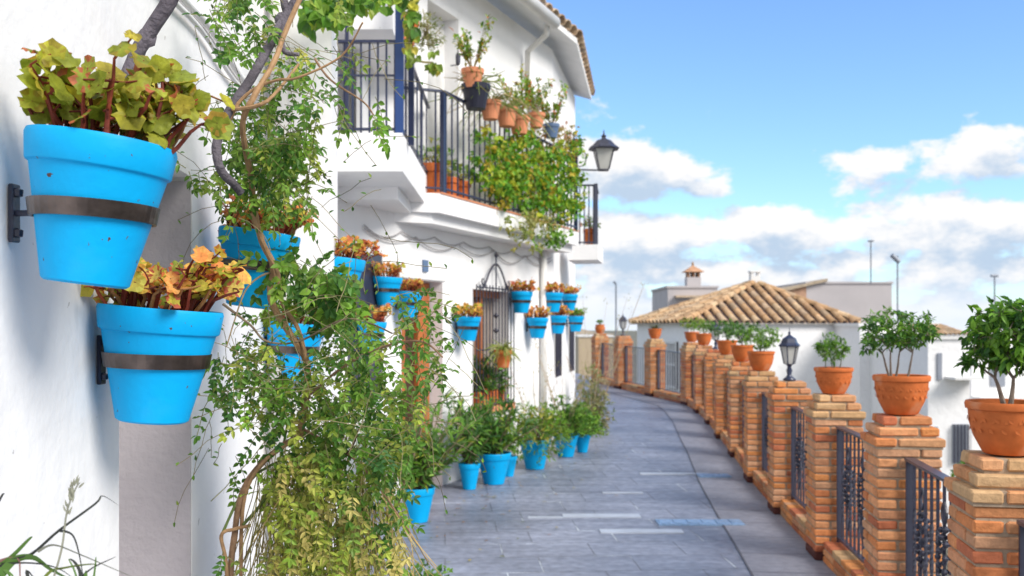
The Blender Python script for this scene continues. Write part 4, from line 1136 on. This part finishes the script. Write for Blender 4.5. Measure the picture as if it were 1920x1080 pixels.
for k in range(22):
    px=R.uniform(930,1080); q=BO(px,.02,2.72+.9); d=Vector((R.uniform(-.3,.3),R.uniform(-.3,.3),1)); L_=R.uniform(.15,.42); st.tube([q,q+d*L_*.5+rv(.02),q+d*L_],[.004,.003,.002],4,vary((.36,.20,.12),.2),cap=False)
    for j in range(5): lf.leaf(q+d*L_*R.uniform(.5,1)+rv(.03),rv(),Vector((0,-.5,1)),.055,.03,vary(R.choice([(.30,.33,.05),(.42,.18,.10),(.20,.26,.04)]),.2))
st.build('stems',M['stem'],iv); lf.build('foliage',M['leaf'],iv)
# pots on the balcony floor
for (px,pt,lab) in((812,300,'terracotta planter at the near inner end of the long balcony'),(845,352,'leftmost terracotta pot on the balcony floor behind bars'),(868,357,'second terracotta pot on the balcony floor behind bars'),(890,362,'third terracotta pot on the balcony floor behind bars')):
    q=BO(px,-.14); 
    if px==812: q=Vector((-.72,8.75,0))
    z=bz; root=thing('balcony_pot',lab,'flower pot',(q.x,q.y,z),'clay pots on the balcony floor')
    hh=.30 if px==812 else .22; r=.11 if px==812 else .085
    o=MB(); o.lathe([(r*.7,.02),(r*.95,hh*.75),(r*1.08,hh*.76),(r*1.1,hh),(r*.95,hh)],16,(q.x,q.y,z)); o.build('pot',M['terra'],root)
    f=bush(.12,.22,30,G_MID+G_YEL,.05,.02); f(root,Vector((q.x,q.y,z+hh)),1)
root=thing('balcony_pot','terracotta pot with small plant on the far small corner balcony','flower pot',(1.06,12.75,2.62)); 
o=MB(); o.lathe([(.06,0),(.085,.16),(.095,.165),(.095,.22),(.08,.22)],14,(1.04,12.75,2.62)); o.build('pot',M['terra'],root); bush(.12,.2,40,G_MID+G_RED[:1],.045,.02)(root,Vector((1.04,12.75,2.84)),1)
# high pots: orange pot + plant behind near balcony post
q=W(760,58,7.6); root=thing('balcony_pot','orange clay pot high behind the near balcony bars','flower pot',(q.x,q.y,q.z-.1))
o=MB(); o.lathe([(.07,-.11),(.1,.04),(.11,.045),(.11,.1),(.09,.1)],16,tuple(q)); o.build('pot',M['terra'],root); bush(.1,.1,20,G_MID,.04,.02)(root,q+Vector((0,0,.09)),1)
q=W(800,70,8.2); root=thing('hanging_plant','olive green twiggy plant hanging high beside the dark balcony post','plant',(q.x,q.y,q.z))
bush(.15,.2,130,[(.26,.27,.10),(.20,.24,.08),(.32,.28,.14)],.035,.012,hang=.4)(root,q,1)
# small wall candle lamp
q=P1(Yw(845),.08,0); z=EYE+(HOR-110)/F*q.y; root=thing('wall_sconce','small dark sconce on the upper white wall above the black pot','wall lamp',(q.x,q.y,z))
o=MB(); o.lathe([(.004,-.07),(.022,-.05),(.026,.03),(.008,.06),(.004,.1)],8,(q.x,q.y,z)); o.tube([(q.x,q.y,z-.06),(q.x-nv.x*.08,q.y-nv.y*.08,z-.06)],.006,5); o.build('lamp',M['iron'],root)
# window pots
q=W(944,640,9.9)
root=thing('hanging_pot','orange clay pot with spidery plant hung on the window grille','flower pot',(q.x,q.y,q.z-.25))
o=MB(); o.lathe([(.055,-.27),(.085,-.13),(.095,-.13),(.098,-.09),(.08,-.09)],18,(q.x,q.y,q.z)); o.build('pot',M['terra'],root)
lf=MB()
for k in range(110):
    a=R.uniform(0,2*PI); d=Vector((math.cos(a),math.sin(a),R.uniform(.2,1.8))).normalized(); L_=R.uniform(.12,.30); b0=q+Vector((0,0,-.1))
    g_=R.uniform(.3,1.3); pts=[b0+d*L_*t-Vector((0,0,1))*L_*t*t*g_ for t in(0,.3,.6,1)]
    lf.tube(pts,[.005,.006,.005,.002],3,vary(R.choice([(.34,.38,.10),(.26,.34,.07),(.42,.42,.16)]),.2),cap=False)
lf.build('foliage',M['leaf'],root)
for k,(px,lab) in enumerate(((905,'left clay trough with dark plant on the barred window sill'),(930,'right clay trough with dark plant on the barred window sill'))):
    Yq=Yw(px); q=P1(Yq,-.03); root=thing('window_pot',lab,'flower pot',(q.x,q.y,.70),'clay pots on the barred window sill')
    o=MB(); o.box((q.x,q.y,.78),(.14,.07,.08),rot=rot1,bev=.01); o.build('pot',M['terra'],root); bush(.17,.38,110,G_DARK+G_RED[:1]+G_MID[:1],.06,.02)(root,Vector((q.x,q.y,.86)),1)

# ================================================================ THE VINES
def spline(P,n=6):
    out=[]
    for i in range(len(P)-1):
        p0=P[max(i-1,0)];p1=P[i];p2=P[i+1];p3=P[min(i+2,len(P)-1)]
        for k in range(n):
            t=k/n; out.append(.5*((2*p1)+(p2-p0)*t+(2*p0-5*p1+4*p2-p3)*t*t+(3*p1-p0-3*p2+p3)*t**3))
    out.append(P[-1]); return out
def stemline(mb,pts,r0,r1,col,n=8,rough=.06,sub=6):
    P=spline([W(*p) for p in pts],sub); m=len(P)
    mb.tube(P,[r0+(r1-r0)*k/(m-1) for k in range(m)],n,col,rough=rough); return P
# grey woody branch
wv=thing('grey_vine_branch','thick bare grey branch looping down past the big blue pots','vine branch',(-.75,2.1,1.6))
o=MB(); stemline(o,[(345,-60,2.0),(318,0,2.02),(262,90,2.05),(236,160,2.06),(240,225,2.1),(262,252,2.12),(292,270,2.15),(296,310,2.15),(280,370,2.13),(262,450,2.12)],.0165,.013,(1,1,1),10,.07)
stemline(o,[(452,362,2.42),(438,345,2.4),(418,325,2.37),(408,300,2.35),(408,262,2.35),(432,205,2.35),(470,148,2.4),(508,80,2.45),(540,25,2.5),(575,-30,2.5),(600,-90,2.5)],.0105,.0135,(1,1,1),10,.07)
o.build('branch',M['bark'],wv,smooth=True)
for (px,py,Y) in((275,72,2.05),(530,38,2.5)):
    o=MB(); c=W(px,py,Y); o.lathe([(0,-.022),(.018,-.012),(.022,.004),(.012,.018),(0,.022)],8,tuple(c)); o.build('knot',M['bark'],wv,smooth=True)
o=MB()
stemline(o,[(535,40,2.48),(528,75,2.46),(535,98,2.45),(560,102,2.44)],.010,.005,(1,1,1)); stemline(o,[(540,30,2.5),(532,0,2.5),(528,-40,2.5)],.012,.008,(1,1,1))
o.build('side_shoot',M['bark'],wv,smooth=True)
# main jasmine vine
jv=thing('jasmine_vine','tangled green jasmine vine climbing in front of the blue pots','climbing plant',tuple(W(520,1400,2.9).xy)+(0,))
st=MB(); BR=(.38,.23,.12); BR2=(.28,.17,.10); GRN=(.12,.17,.05)
lines=[
 ([(575,-30,2.44),(535,60,2.42),(512,120,2.38),(478,178,2.33),(455,235,2.36),(470,330,2.5),(478,400,2.55),(492,455,2.58),(512,500,2.6),(508,560,2.6),(540,620,2.6),(575,680,2.62),(572,760,2.65),(560,820,2.7)],.006,.011,BR),
 ([(470,400,2.52),(500,470,2.56),(520,510,2.58),(530,570,2.6),(560,620,2.6),(580,700,2.6)],.007,.006,BR),
 ([(560,820,2.7),(530,835,2.68),(480,880,2.62),(452,930,2.6),(440,1000,2.6),(432,1100,2.6),(436,1400,2.7),(440,1760,2.75)],.0085,.009,BR2),
 ([(545,830,2.7),(500,860,2.6),(468,905,2.6),(455,960,2.6),(452,1060,2.62),(450,1400,2.7),(450,1750,2.75)],.0045,.006,BR),
 ([(470,985,2.6),(440,992,2.58),(415,1004,2.56),(424,1060,2.58),(428,1200,2.6),(434,1740,2.7)],.0045,.006,BR),
 ([(415,1004,2.56),(445,940,2.6),(480,890,2.65),(530,862,2.7)],.004,.004,GRN),
 ([(455,985,2.6),(500,930,2.65),(525,860,2.7),(540,790,2.7)],.005,.003,GRN),
 ([(560,870,2.7),(610,865,2.6),(655,845,2.55),(672,805,2.5)],.004,.002,(.10,.06,.04)),
 ([(430,225,2.35),(450,190,2.35),(480,165,2.35),(520,150,2.33),(560,145,2.3),(640,105,2.3),(680,42,2.25)],.005,.002,BR),
 ([(436,205,2.34),(500,190,2.32),(560,120,2.4)],.006,.003,BR),
 ([(590,110,2.35),(620,150,2.35),(680,190,2.35),(700,215,2.35)],.003,.002,BR2),
 ([(418,570,2.45),(470,610,2.5),(500,640,2.5),(560,640,2.55),(640,600,2.5),(690,605,2.5),(735,625,2.45)],.0035,.002,(.20,.15,.10)),
 ([(510,510,2.6),(485,520,2.55),(460,545,2.5),(440,600,2.45),(425,650,2.4)],.003,.0015,(.25,.18,.10)),
 ([(560,760,2.65),(640,690,2.5),(720,650,2.45),(790,640,2.4),(830,670,2.35)],.004,.002,BR2),
 ([(560,800,2.7),(650,850,2.6),(700,900,2.55),(770,1000,2.5)],.004,.002,BR2),
 ([(700,1090,2.9),(735,980,2.85),(760,900,2.8),(790,800,2.75),(800,700,2.7)],.008,.003,(.25,.19,.12)),
 ([(580,1300,2.9),(570,1100,2.9),(575,1000,2.85),(560,900,2.8),(556,820,2.75)],.012,.008,(.16,.11,.08)),
]
for pts,r0,r1,c in lines: stemline(st,pts,r0,r1,c,7,.1)
lf=MB()
def jas(px,py,Y,rx,ry,n,pal,ll=.021,lw=.011,dY=.18,hang=.6,flip=0):
    for k in range(n):
        while True:
            u,v=R.uniform(-1,1),R.uniform(-1,1)
            if u*u+v*v<1: break
        p=W(px+u*rx,py+v*ry-28,Y+R.uniform(-dY,dY))
        d=Vector((R.gauss(.15,.6),R.gauss(-.2,.5),R.gauss(-hang,.6))).normalized(); L_=R.uniform(.04,.105)
        m_=4; pts=[p]; dd=d.copy()
        for j in range(m_): dd=(dd+rv(.22)-Vector((0,0,.12))).normalized(); pts.append(pts[-1]+dd*L_/m_)
        st.tube(pts,[.0011]*5,3,vary((.16,.17,.05),.3),cap=False)
        c=R.choice(pal)
        nrm=Vector((R.gauss(.1,.5),R.gauss(-.8,.4),R.gauss(.6,.4)))
        for j in range(1,m_+1):
            for sg in(-1,1):
                sdv=dd.cross(nrm).normalized()*sg
                lf.leaf(pts[j],(sdv*.9+dd*.6+rv(.25)),nrm+rv(.5),ll*R.uniform(.55,1.25),lw*R.uniform(.8,1.2),vary(c,.28))
        lf.leaf(pts[-1],dd,nrm,ll*1.2,lw,vary(c,.2))
JG=[(.17,.28,.045),(.14,.24,.04)]+G_DARK+LP((.07,.15,.03),(.10,.20,.03),(.05,.11,.02))+[(.20,.27,.05)]; JM=JG+G_MID; JY=[(.46,.44,.11),(.42,.44,.09),(.34,.40,.06),(.54,.46,.16),(.28,.32,.06),(.50,.42,.14)]; JL=[(.26,.36,.05),(.34,.40,.06),(.20,.32,.04)]; JM=JM+JL[:2]
# upper part
jas(450,55,2.45,55,60,25,JM)
jas(455,20,2.45,45,30,13,JM)
jas(640,30,2.7,10,10,3,JM)
jas(418,190,2.5,30,60,9,JG)
jas(525,150,2.6,50,60,18,JM+JY[:2],dY=.1)
jas(570,175,2.4,50,50,9,JM)
jas(470,265,2.62,55,45,33,JG)
jas(530,250,2.6,60,55,32,JM)
jas(480,325,2.62,70,45,75,JM)
jas(540,320,2.5,50,60,34,JM)
jas(370,345,2.4,40,18,6,JG)
jas(470,385,2.5,70,30,25,JM)
jas(540,390,2.6,55,30,18,JM+JY[:3])
jas(615,210,2.4,35,50,6,JG,dY=.1)
jas(708,235,2.35,14,30,4,G_MID,.024,.012)
jas(640,130,2.4,35,30,3,JG)
# middle
jas(570,545,2.65,58,30,39,G_MID+JG+JL,.028,.018)
jas(625,575,2.7,50,32,39,G_MID+JG+JL,.030,.02)
jas(520,600,2.6,25,30,6,JM)
jas(500,710,2.6,60,45,28,JM)
jas(440,670,2.5,36,60,12,JG)
jas(415,750,2.5,30,60,15,JG)
jas(600,675,2.6,50,35,13,JG)
jas(690,650,2.5,60,40,21,JM)
jas(770,620,2.45,40,50,13,JG)
jas(800,680,2.4,45,40,10,JG)
jas(640,735,2.6,110,45,51,JM+JL)
jas(560,790,2.65,70,50,39,JM+JL)
jas(700,785,2.6,95,60,61,JM+JL)
jas(600,850,2.7,90,50,47,JM+JL)
jas(500,790,2.6,45,50,22,JM+JY)
jas(440,900,2.55,25,25,4,G_MID)
jas(560,910,2.6,65,45,51,JL+JY)
jas(660,890,2.6,80,50,56,JM+JL)
jas(545,985,2.6,50,60,46,JY+JL)
jas(610,1010,2.6,80,75,74,JY+JL[:2]+[(.16,.22,.04)],.023,.0085,hang=.9)
jas(700,975,2.62,60,60,40,JY+JL+JM)
jas(570,1070,2.65,75,55,63,JY+JL[:2]+[(.16,.22,.04)],.023,.0085,hang=.9)
jas(680,1070,2.65,80,45,46,JY+JL)
jas(600,1200,2.85,110,90,46,JY+JL[:2]+[(.16,.22,.04)],.023,.0085,hang=.9)
jas(740,870,2.6,40,55,22,JM)
jas(600,950,2.9,80,110,34,JY+JL[:2]+[(.16,.22,.04)],.023,.0085,hang=.9)
jas(425,1060,2.6,8,30,3,JG)
# thin hanging dry stalks
for k in range(330):
    px=R.uniform(480,740); py=R.uniform(830,1020); Y=R.uniform(2.6,2.95); a=W(px,py,Y); L_=R.uniform(.15,.45)
    pts=[a]; dd=Vector((R.gauss(0,.3),R.gauss(0,.2),-1)).normalized()
    for j in range(4): dd=(dd+rv(.18)).normalized(); pts.append(pts[-1]+dd*L_/4)
    st.tube(pts,.0016,3,vary(R.choice([(.45,.36,.14),(.34,.24,.10),(.40,.36,.12)]),.3),cap=False)
# fine wiry tendrils in the air
for (px,py) in [(R.uniform(380,720),R.uniform(0,520)) for _ in range(80)]+[(R.uniform(390,880),R.uniform(540,840)) for _ in range(110)]:
    a=W(px,py,R.uniform(2.3,2.7)); L_=R.uniform(.08,.26); dd=Vector((R.gauss(0,1),R.gauss(0,.4),R.gauss(-.1,.8))).normalized(); pts=[a]
    for j in range(5): dd=(dd+rv(.25)-Vector((0,0,.08))).normalized(); pts.append(pts[-1]+dd*L_/5)
    st.tube(pts,.0010,3,vary((.20,.17,.09),.3),cap=False)
    for j in(2,4,5): lf.leaf(pts[j],rv(),Vector((0,-.7,.6)),.016,.007,vary(R.choice(JG),.2))
st.build('stems',M['stem'],jv); lf.build('foliage',M['leaf'],jv)
# hanging bright green creeper at top
cr=thing('hanging_creeper','bright green broad leaved creeper hanging from the top beside the balcony','climbing plant',tuple(W(650,-60,3.6)))
st=MB(); lf=MB()
def cluster(px,py,Y,rx,ry,n,pal,ll,lw,dY=.3):
    for k in range(n):
        p_=W(px+R.gauss(0,.5)*rx,py+R.gauss(0,.5)*ry,Y+R.uniform(-dY,dY)); c=R.choice(pal)
        for j in range(3):
            d=Vector((R.gauss(0,.6),R.gauss(-.2,.5),-.8)); lf.leaf(p_+rv(.02),d,Vector((R.gauss(0,.4),-1,R.gauss(.4,.3))),ll*R.uniform(.6,1.2),lw*R.uniform(.7,1.2),vary(c,.3))
CG=[(.16,.32,.04),(.10,.24,.03),(.22,.36,.05),(.07,.17,.03),(.30,.38,.06)]
cluster(625,5,3.6,45,35,75,CG,.05,.042); cluster(700,0,3.8,60,14,30,CG,.045,.04); cluster(592,20,3.6,25,25,22,CG,.05,.04)
st.tube(spline([W(560,-60,3.6),W(620,-10,3.6),W(680,-20,3.7),W(760,-60,5.5)]),.008,6,(.2,.15,.08))
st.build('stems',M['stem'],cr); lf.build('foliage',M['leaf'],cr)
cr=thing('post_creeper','light green creeper wound around the tall dark balcony post','climbing plant',tuple(W(772,100,6.7)))
st=MB(); lf=MB(); cluster(772,20,6.7,12,50,26,CG+G_YEL[:2],.07,.06,.06); cluster(772,85,6.7,10,30,7,G_YEL,.07,.055,.05); cluster(812,118,6.9,8,16,6,G_YEL,.07,.05,.05)
st.tube(spline([W(768,-60,6.68),W(778,20,6.7),W(768,70,6.66),W(776,110,6.7),W(812,118,6.9)]),.008,5,(.24,.2,.08))
st.build('stems',M['stem'],cr); lf.build('foliage',M['leaf'],cr)

# foreground grass tuft lower left
gt=thing('grass_tuft','dark grass blades and seed stalks at the bottom left corner','grass',tuple(W(60,1400,1.3).xy)+(0,))
lf=MB()
def blade(pts,w_,col,Y=1.3):
    P=spline([W(px,py,Y+dy) for px,py,dy in pts],5); m_=len(P)
    vs=[];fs=[]
    for k,p_ in enumerate(P):
        t=k/(m_-1); d=(P[min(k+1,m_-1)]-P[max(k-1,0)]).normalized(); n_=d.cross(Vector((0,1,0.25))).normalized(); ww=w_*(1-t)**.6*.5+.0003
        vs+=[p_+n_*ww,p_-n_*ww+Vector((0,.0015,0)),p_+Vector((0,ww*.8,0))]
    for k in range(m_-1):
        for a,b_ in((0,1),(1,2),(2,0)): fs.append((k*3+a,k*3+b_,k*3+3+b_,k*3+3+a))
    lf.add(vs,fs,col)
DG=(.045,.05,.045); GG=(.10,.20,.04); PK=(.38,.20,.18); TN=(.30,.30,.24)
blade([(-40,1085,0),(20,1052,0),(60,1038,0),(110,995,0),(178,945,.02),(192,930,.03),(222,948,.04)],.004,DG)
blade([(-20,1075,0),(20,1045,0),(50,1015,0),(60,1006,0)],.006,GG)
blade([(-40,1075,0),(0,1052,0),(32,1048,0),(37,1080,0),(38,1200,0)],.005,PK)
blade([(-20,1110,0),(20,1055,0),(60,1045,0),(95,1068,0),(140,1092,0)],.012,GG)
blade([(60,1120,0),(90,1075,0),(120,1065,0),(170,1058,0),(185,1062,0)],.004,(.20,.26,.05))
blade([(70,1035,0),(100,1022,0),(150,1040,0),(220,1070,0),(280,1095,0)],.003,TN)
blade([(95,1100,0),(115,1030,0),(125,960,0),(142,915,0),(150,905,0)],.0022,TN)
blade([(110,995,0),(135,1003,0),(148,1040,0),(160,1110,0)],.004,DG)
blade([(150,1110,0),(150,1075,0),(140,1055,0),(130,1048,0)],.005,DG)
blade([(60,1110,0),(50,1070,0),(75,1100,0)],.005,DG)
blade([(165,1120,0),(160,1090,0),(161,1070,0)],.008,GG)
blade([(-30,1060,0),(60,1056,0),(120,1072,0),(170,1120,0)],.003,DG)
blade([(-30,1000,0),(0,935,0),(8,925,0)],.003,DG)
for k in range(26):
    t=R.random(); c=W(122+20*t+R.gauss(0,3),965-55*t+R.gauss(0,4),1.3+R.uniform(-.02,.02)); lf.leaf(c,Vector((R.gauss(0,.4),0,1)),Vector((0,-1,0)),.012,.003,vary(TN,.2))
for k in range(30):   # stalks reaching down to the ground out of frame
    px=R.uniform(-60,220); blade([(px+R.uniform(-40,40),1560,0),(px,1300,0),(px+R.uniform(-25,25),R.uniform(1095,1130),0)],.004,R.choice([DG,GG,TN]))
for k in range(6):
    px=R.uniform(-20,190); blade([(px,1500,0),(px,1200,0),(px+R.uniform(-25,25),1090,0),(px+R.uniform(-50,50),R.uniform(1040,1072),0)],.0035,R.choice([DG,GG]))
lf.build('blades',M['grass'],gt)

# ================================================================ BACKGROUND HOUSES
hh=thing('tiled_roof_house','white house with a low hipped clay tile roof beyond the terrace','house',(8.3,33,-4.2))
F1=Vector((5.4,30));F2=Vector((11.33,31.3));B1=Vector((4.3,35));B2=Vector((10.2,36.3)); AP=Vector((8.44,33.4,3.06)); ez=1.66
cxy=(F1+F2+B1+B2)/4
ins=[cxy+(v-cxy)*.93 for v in(F1,F2,B2,B1)]
m=MB(); prism(m,[(v.x,v.y) for v in ins],-4.2,ez-.02); m.build('wall',M['plaster_far'],hh)
m=MB(); cor=[F1,F2,B2,B1]
for k in range(4):
    a=cor[k]; b_=cor[(k+1)%4]; m.add([(a.x,a.y,ez),(b_.x,b_.y,ez),tuple(AP)],[(0,1,2)],(.10,.07,.07));  # dark slope colour paints the shade in the channels between tile rows
m.add([(v.x,v.y,ez-.03) for v in cor],[(3,2,1,0)],(.6,.55,.5))
for k in range(4):
    a=cor[k]; b_=cor[(k+1)%4]; m.add([(a.x,a.y,ez-.03),(b_.x,b_.y,ez-.03),(b_.x,b_.y,ez),(a.x,a.y,ez)],[(0,1,2,3)],(.6,.55,.5))
def hip_rows(mb,a,b_,sp,r):
    a=Vector((a.x,a.y,ez));b_=Vector((b_.x,b_.y,ez)); e=(b_-a); Ln=e.length; e.normalize()
    # direction up the slope, perpendicular to the eave
    tap=(AP-a).dot(e); foot=a+e*tap; up=AP-foot
    k=int(Ln/sp)
    for j in range(k):
        s=(j+.5)/k*Ln
        f=(s/tap) if s<tap else (Ln-s)/(Ln-tap)
        p0=a+e*s; p1=p0+up*f*.985
        p0=p0-up.normalized()*.06
        barrel(mb,p0+Vector((0,0,.03)),p1+Vector((0,0,.03)),r)
TCo=TC; TC=[(.58,.38,.22),(.53,.33,.18),(.49,.35,.23),(.62,.44,.27),(.45,.28,.16)]
hip_rows(m,F1,F2,.37,.115); hip_rows(m,B1,F1,.34,.12); hip_rows(m,F2,B2,.34,.12)
for v in(F1,F2,B1): barrel(m,Vector((v.x,v.y,ez+.06)),AP+Vector((0,0,.04)),.12)
m.build('roof',M['tile'],hh)
m=MB(); m.box((AP.x,AP.y,AP.z+.1),(.16,.16,.14)); 
for sx in(-1,1):
    for sy in(-1,1): m.box((AP.x+sx*.12,AP.y+sy*.12,AP.z+.30),(.035,.035,.08))
m.box((AP.x,AP.y,AP.z+.40),(.19,.19,.025)); m.build('chimney',M['trim'],hh)
for px in(1200,1263):   # barred white windows facing the lane
    Y=29.9 if px<1230 else 29.6; 
    Y=33.5 if px<1230 else 31.2
    t=(35-Y)/5; xw=4.3+1.1*t; fr=Vector((xw+.05,Y))
# windows on the left wall of the house (local frame along B1->F1)
dL=(F1-B1).normalized(); nL=Vector((-dL.y,dL.x))*-1
if nL.x>0: nL=-nL
for (t,wd) in((.30,.9),(.72,.9)):
    c=ins[3]+(ins[0]-ins[3])*t; rotL=math.atan2(dL.y,dL.x)
    m=MB(); m.box((c.x+nL.x*.02,c.y+nL.y*.02,.3),(wd/2,.03,.75),rot=rotL); ob=m.build('window',M['glass'],hh)
    m=MB()
    for k in range(6):
        q=c+dL*(wd*(k/5-.5)); m.box((q.x+nL.x*.09,q.y+nL.y*.09,.3),(.03,.02,.78),rot=rotL)
    for z in(-.42,1.04,.3): m.box((c.x+nL.x*.09,c.y+nL.y*.09,z),(wd/2,.03,.04),rot=rotL)
    m.build('grille',M['trim'],ob)
# white porch walls with dark bars seen between pillars (nearer terrace gate)
def simple_house(name,lab,x0,x1,y0,y1,z1,mt,loc=None,z0=-4.2,wins=(),rot=0):
    root=thing(name,lab,'house',((x0+x1)/2,(y0+y1)/2,-4.2))
    m=MB(); m.box(((x0+x1)/2,(y0+y1)/2,(z0+z1)/2),((x1-x0)/2,(y1-y0)/2,(z1-z0)/2)); m.build('wall',mt,root)
    m=MB(); m.box(((x0+x1)/2,(y0+y1)/2,z1+.05),((x1-x0)/2+.06,(y1-y0)/2+.06,.05)); m.build('parapet',M['trim'] if mt is not M['grey_plaster'] else mt,root)
    return root
def PXY(px,Y): return (px-960)/F*Y
def PZ(py,Y): return EYE+(HOR-py)/F*Y
# white low wall building right of the tiled house
Y=31.0
r1_=simple_house('white_annex','plain white annex wall behind the wide bowl tree, right of the tiled house',PXY(1612,29),PXY(1760,29),29,36,PZ(612,29),M['plaster_far'])
Y=25.0
r2_=simple_house('terraced_white_house','white stepped house with slit windows and a low terrace at right','x' and PXY(1740,Y),PXY(1818,Y),Y,Y+5,PZ(636,Y),M['plaster_far'])
m=MB(); 
for k in range(9): barrel(m,(PXY(1742,Y)+k*.12,Y-.1,PZ(632,Y)+.05),(PXY(1742,Y)+k*.12,Y+1.5,PZ(632,Y)+.3),.06)
m.build('tile_strip',M['tile'],r2_)
for (a,b_,t,bm) in((1757,1765,662,712),(1722,1728,0,0),(1786,1812,795,868),(1752,1757,800,880)):
    if t==0: continue
    m=MB(); m.box((PXY((a+b_)/2,Y),Y-.02,(PZ(t,Y)+PZ(bm,Y))/2),((b_-a)/2/F*Y,.03,(bm-t)/2/F*Y)); ob=m.build('window',M['dull'],r2_)
    if b_-a>20:
        m=MB()
        for k in range(5): m.box((PXY(a+(b_-a)*k/4,Y),Y-.10,(PZ(t,Y)+PZ(bm,Y))/2),(.015,.015,(bm-t)/2/F*Y))
        m.build('grille',M['railpaint'],ob)
m=MB(); m.box((PXY(1800,Y),Y-.3,PZ(708,Y)),(.4,.3,.03)); m.build('ledge',M['trim'],r2_)
Yb=33.0
r3_=simple_house('pale_lilac_house','large pale house wall behind the nearest terracotta tree','x' and PXY(1822,Yb),PXY(2250,Yb),Yb,Yb+8,PZ(625,Yb),M['plaster_far'])
m=MB(); m.box((PXY(1870,Yb),Yb-.02,PZ(700,Yb)),(.25,.03,.45)); m.build('window',M['dull'],r3_)
m=MB(); m.box((PXY(1890,Yb),Yb-.4,PZ(745,Yb)),(1.3,.4,.05)); m.build('ledge',M['trim'],r3_)
Yc=48.0
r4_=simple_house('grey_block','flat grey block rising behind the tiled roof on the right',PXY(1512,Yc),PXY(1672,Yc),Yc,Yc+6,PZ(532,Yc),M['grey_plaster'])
m=MB(); a=W(1440,548,Yc-.2);b_=W(1552,522,Yc-.2)
for (o_,z_) in((0,0),):
    vs=[a,b_,b_+Vector((0,4,0)),a+Vector((0,4,0))]; vs+= [v-Vector((0,0,.14)) for v in vs]
    m.add(vs,[(0,1,2,3),(7,6,5,4),(0,4,5,1),(1,5,6,2),(2,6,7,3),(3,7,4,0)],(.45,.36,.26))
m.build('roof_edge',M['tile'],r4_)
m=MB(); x0,x1=PXY(1446,Yc),PXY(1512,Yc)
m.add([(x0,Yc,-4.2),(x1,Yc,-4.2),(x1,Yc,PZ(532,Yc)),(x0,Yc,PZ(550,Yc)),(x0,Yc+4,-4.2),(x1,Yc+4,-4.2),(x1,Yc+4,PZ(532,Yc)),(x0,Yc+4,PZ(550,Yc))],[(0,1,2,3),(7,6,5,4),(0,3,7,4),(3,2,6,7)],(.5,.3,.2))
m.build('brick_gable',M['tile'],r4_)
Yd=45.0
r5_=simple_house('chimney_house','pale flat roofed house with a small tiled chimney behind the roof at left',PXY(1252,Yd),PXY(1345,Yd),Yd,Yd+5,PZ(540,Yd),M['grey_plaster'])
c=W(1299,534,Yd+1); m=MB(); m.box((c.x,c.y,c.z-.1),(.33,.33,.45)); 
ch=m.build('chimney',M['grey_plaster'],r5_)
m=MB()
for k in(-1,0,1): m.box((c.x+k*.24,c.y,c.z+.45),(.055,.3,.14),col=(.35,.2,.13))
m.build('vent_piers',M['tile'],ch)
m=MB(); z=c.z+.6; m.add([(c.x-.48,c.y-.45,z),(c.x+.48,c.y-.45,z),(c.x+.48,c.y+.45,z),(c.x-.48,c.y+.45,z),(c.x,c.y,z+.34)],[(3,2,1,0),(0,1,4),(1,2,4),(2,3,4),(3,0,4)],(.50,.28,.17)); m.lathe([(.05,.3),(.06,.42),(.02,.5)],8,(c.x,c.y,z),col=(.4,.25,.15)); m.build('cap',M['tile'],ch)
m=MB(); a=W(1265,556,Yd-.3); b_=W(1345,548,Yd-.3); m.box(((a.x+b_.x)/2,Yd-.2,a.z),(.95,.25,.05),col=(.55,.42,.30)); m.build('tile_ledge',M['tile'],r5_)
# antennas
M['mast']=mat('galvanised_mast',(.22,.24,.28),.5,metal=.3)
for (px,yt,yb,Yq,lab,arm) in((1633,450,532,47,'thin aerial mast on the grey block, left of the arm mast',0),(1683,480,600,40,'aerial mast with a slanted dish arm right of the grey block',1),(1865,514,620,42,'aerial mast above the pale lilac house',2),(1155,532,690,40,'thin pole with bent tip near the farthest pillar',3)):
    root=thing('aerial_mast',lab,'antenna',tuple(W(px,yb,Yq)),'aerials on the far roofs')
    o=MB(); z0=-4.2 if arm in(1,3) else PZ(yb,Yq); t=W(px,yt,Yq); o.tube([(t.x,t.y,z0),tuple(t)],.035,5); o.build('mast',M['mast'],root)
    o=MB()
    if arm==1: o.tube([W(1672,478,Yq),W(1686,492,Yq)],.10,6)
    elif arm==2: o.tube([W(1858,517,Yq),W(1871,517,Yq)],.07,6)
    elif arm==3: o.tube([W(1155,532,Yq),W(1150,528,Yq)],.05,5)
    else: o.tube([W(1627,452,Yq),W(1638,452,Yq)],.045,5)
    o.build('head',M['mast'],root)
# distant low white houses on the left horizon, past the last pillar
simple_house('distant_cream_house','low cream house far beyond the last pillar at the lane end',PXY(1085,60),PXY(1150,60),60,66,PZ(632,60),mat('cream_render',(.50,.40,.28),.9))
shrub('valley_bush','small green bush beyond the railing below the white terrace house',(PXY(1826,20),20,-2.0-0.0),bush(.45,.9,160,G_MID,.12,.06))

# fallen leaves and grit near the pots
fl=MB()
for k in range(150):
    Y=R.uniform(6.2,12.5); X=(fx1(Y) if Y>7.5 else -1.1)+.35+abs(R.gauss(0,.45))
    fl.leaf(Vector((X,Y,gz(Y)+.012)),Vector((R.gauss(0,1),R.gauss(0,1),.02)),Vector((0,0,1)),R.uniform(.03,.06),R.uniform(.012,.022),vary(R.choice([(.40,.24,.08),(.30,.14,.05),(.42,.34,.10),(.20,.22,.06)]),.2),fold=.08,droop=.02)
tag(fl.build('fallen_leaves',M['leaf'],loc=(0,8,0)),'small dry leaves scattered on the lane by the floor pots','fallen leaves',kind='stuff')
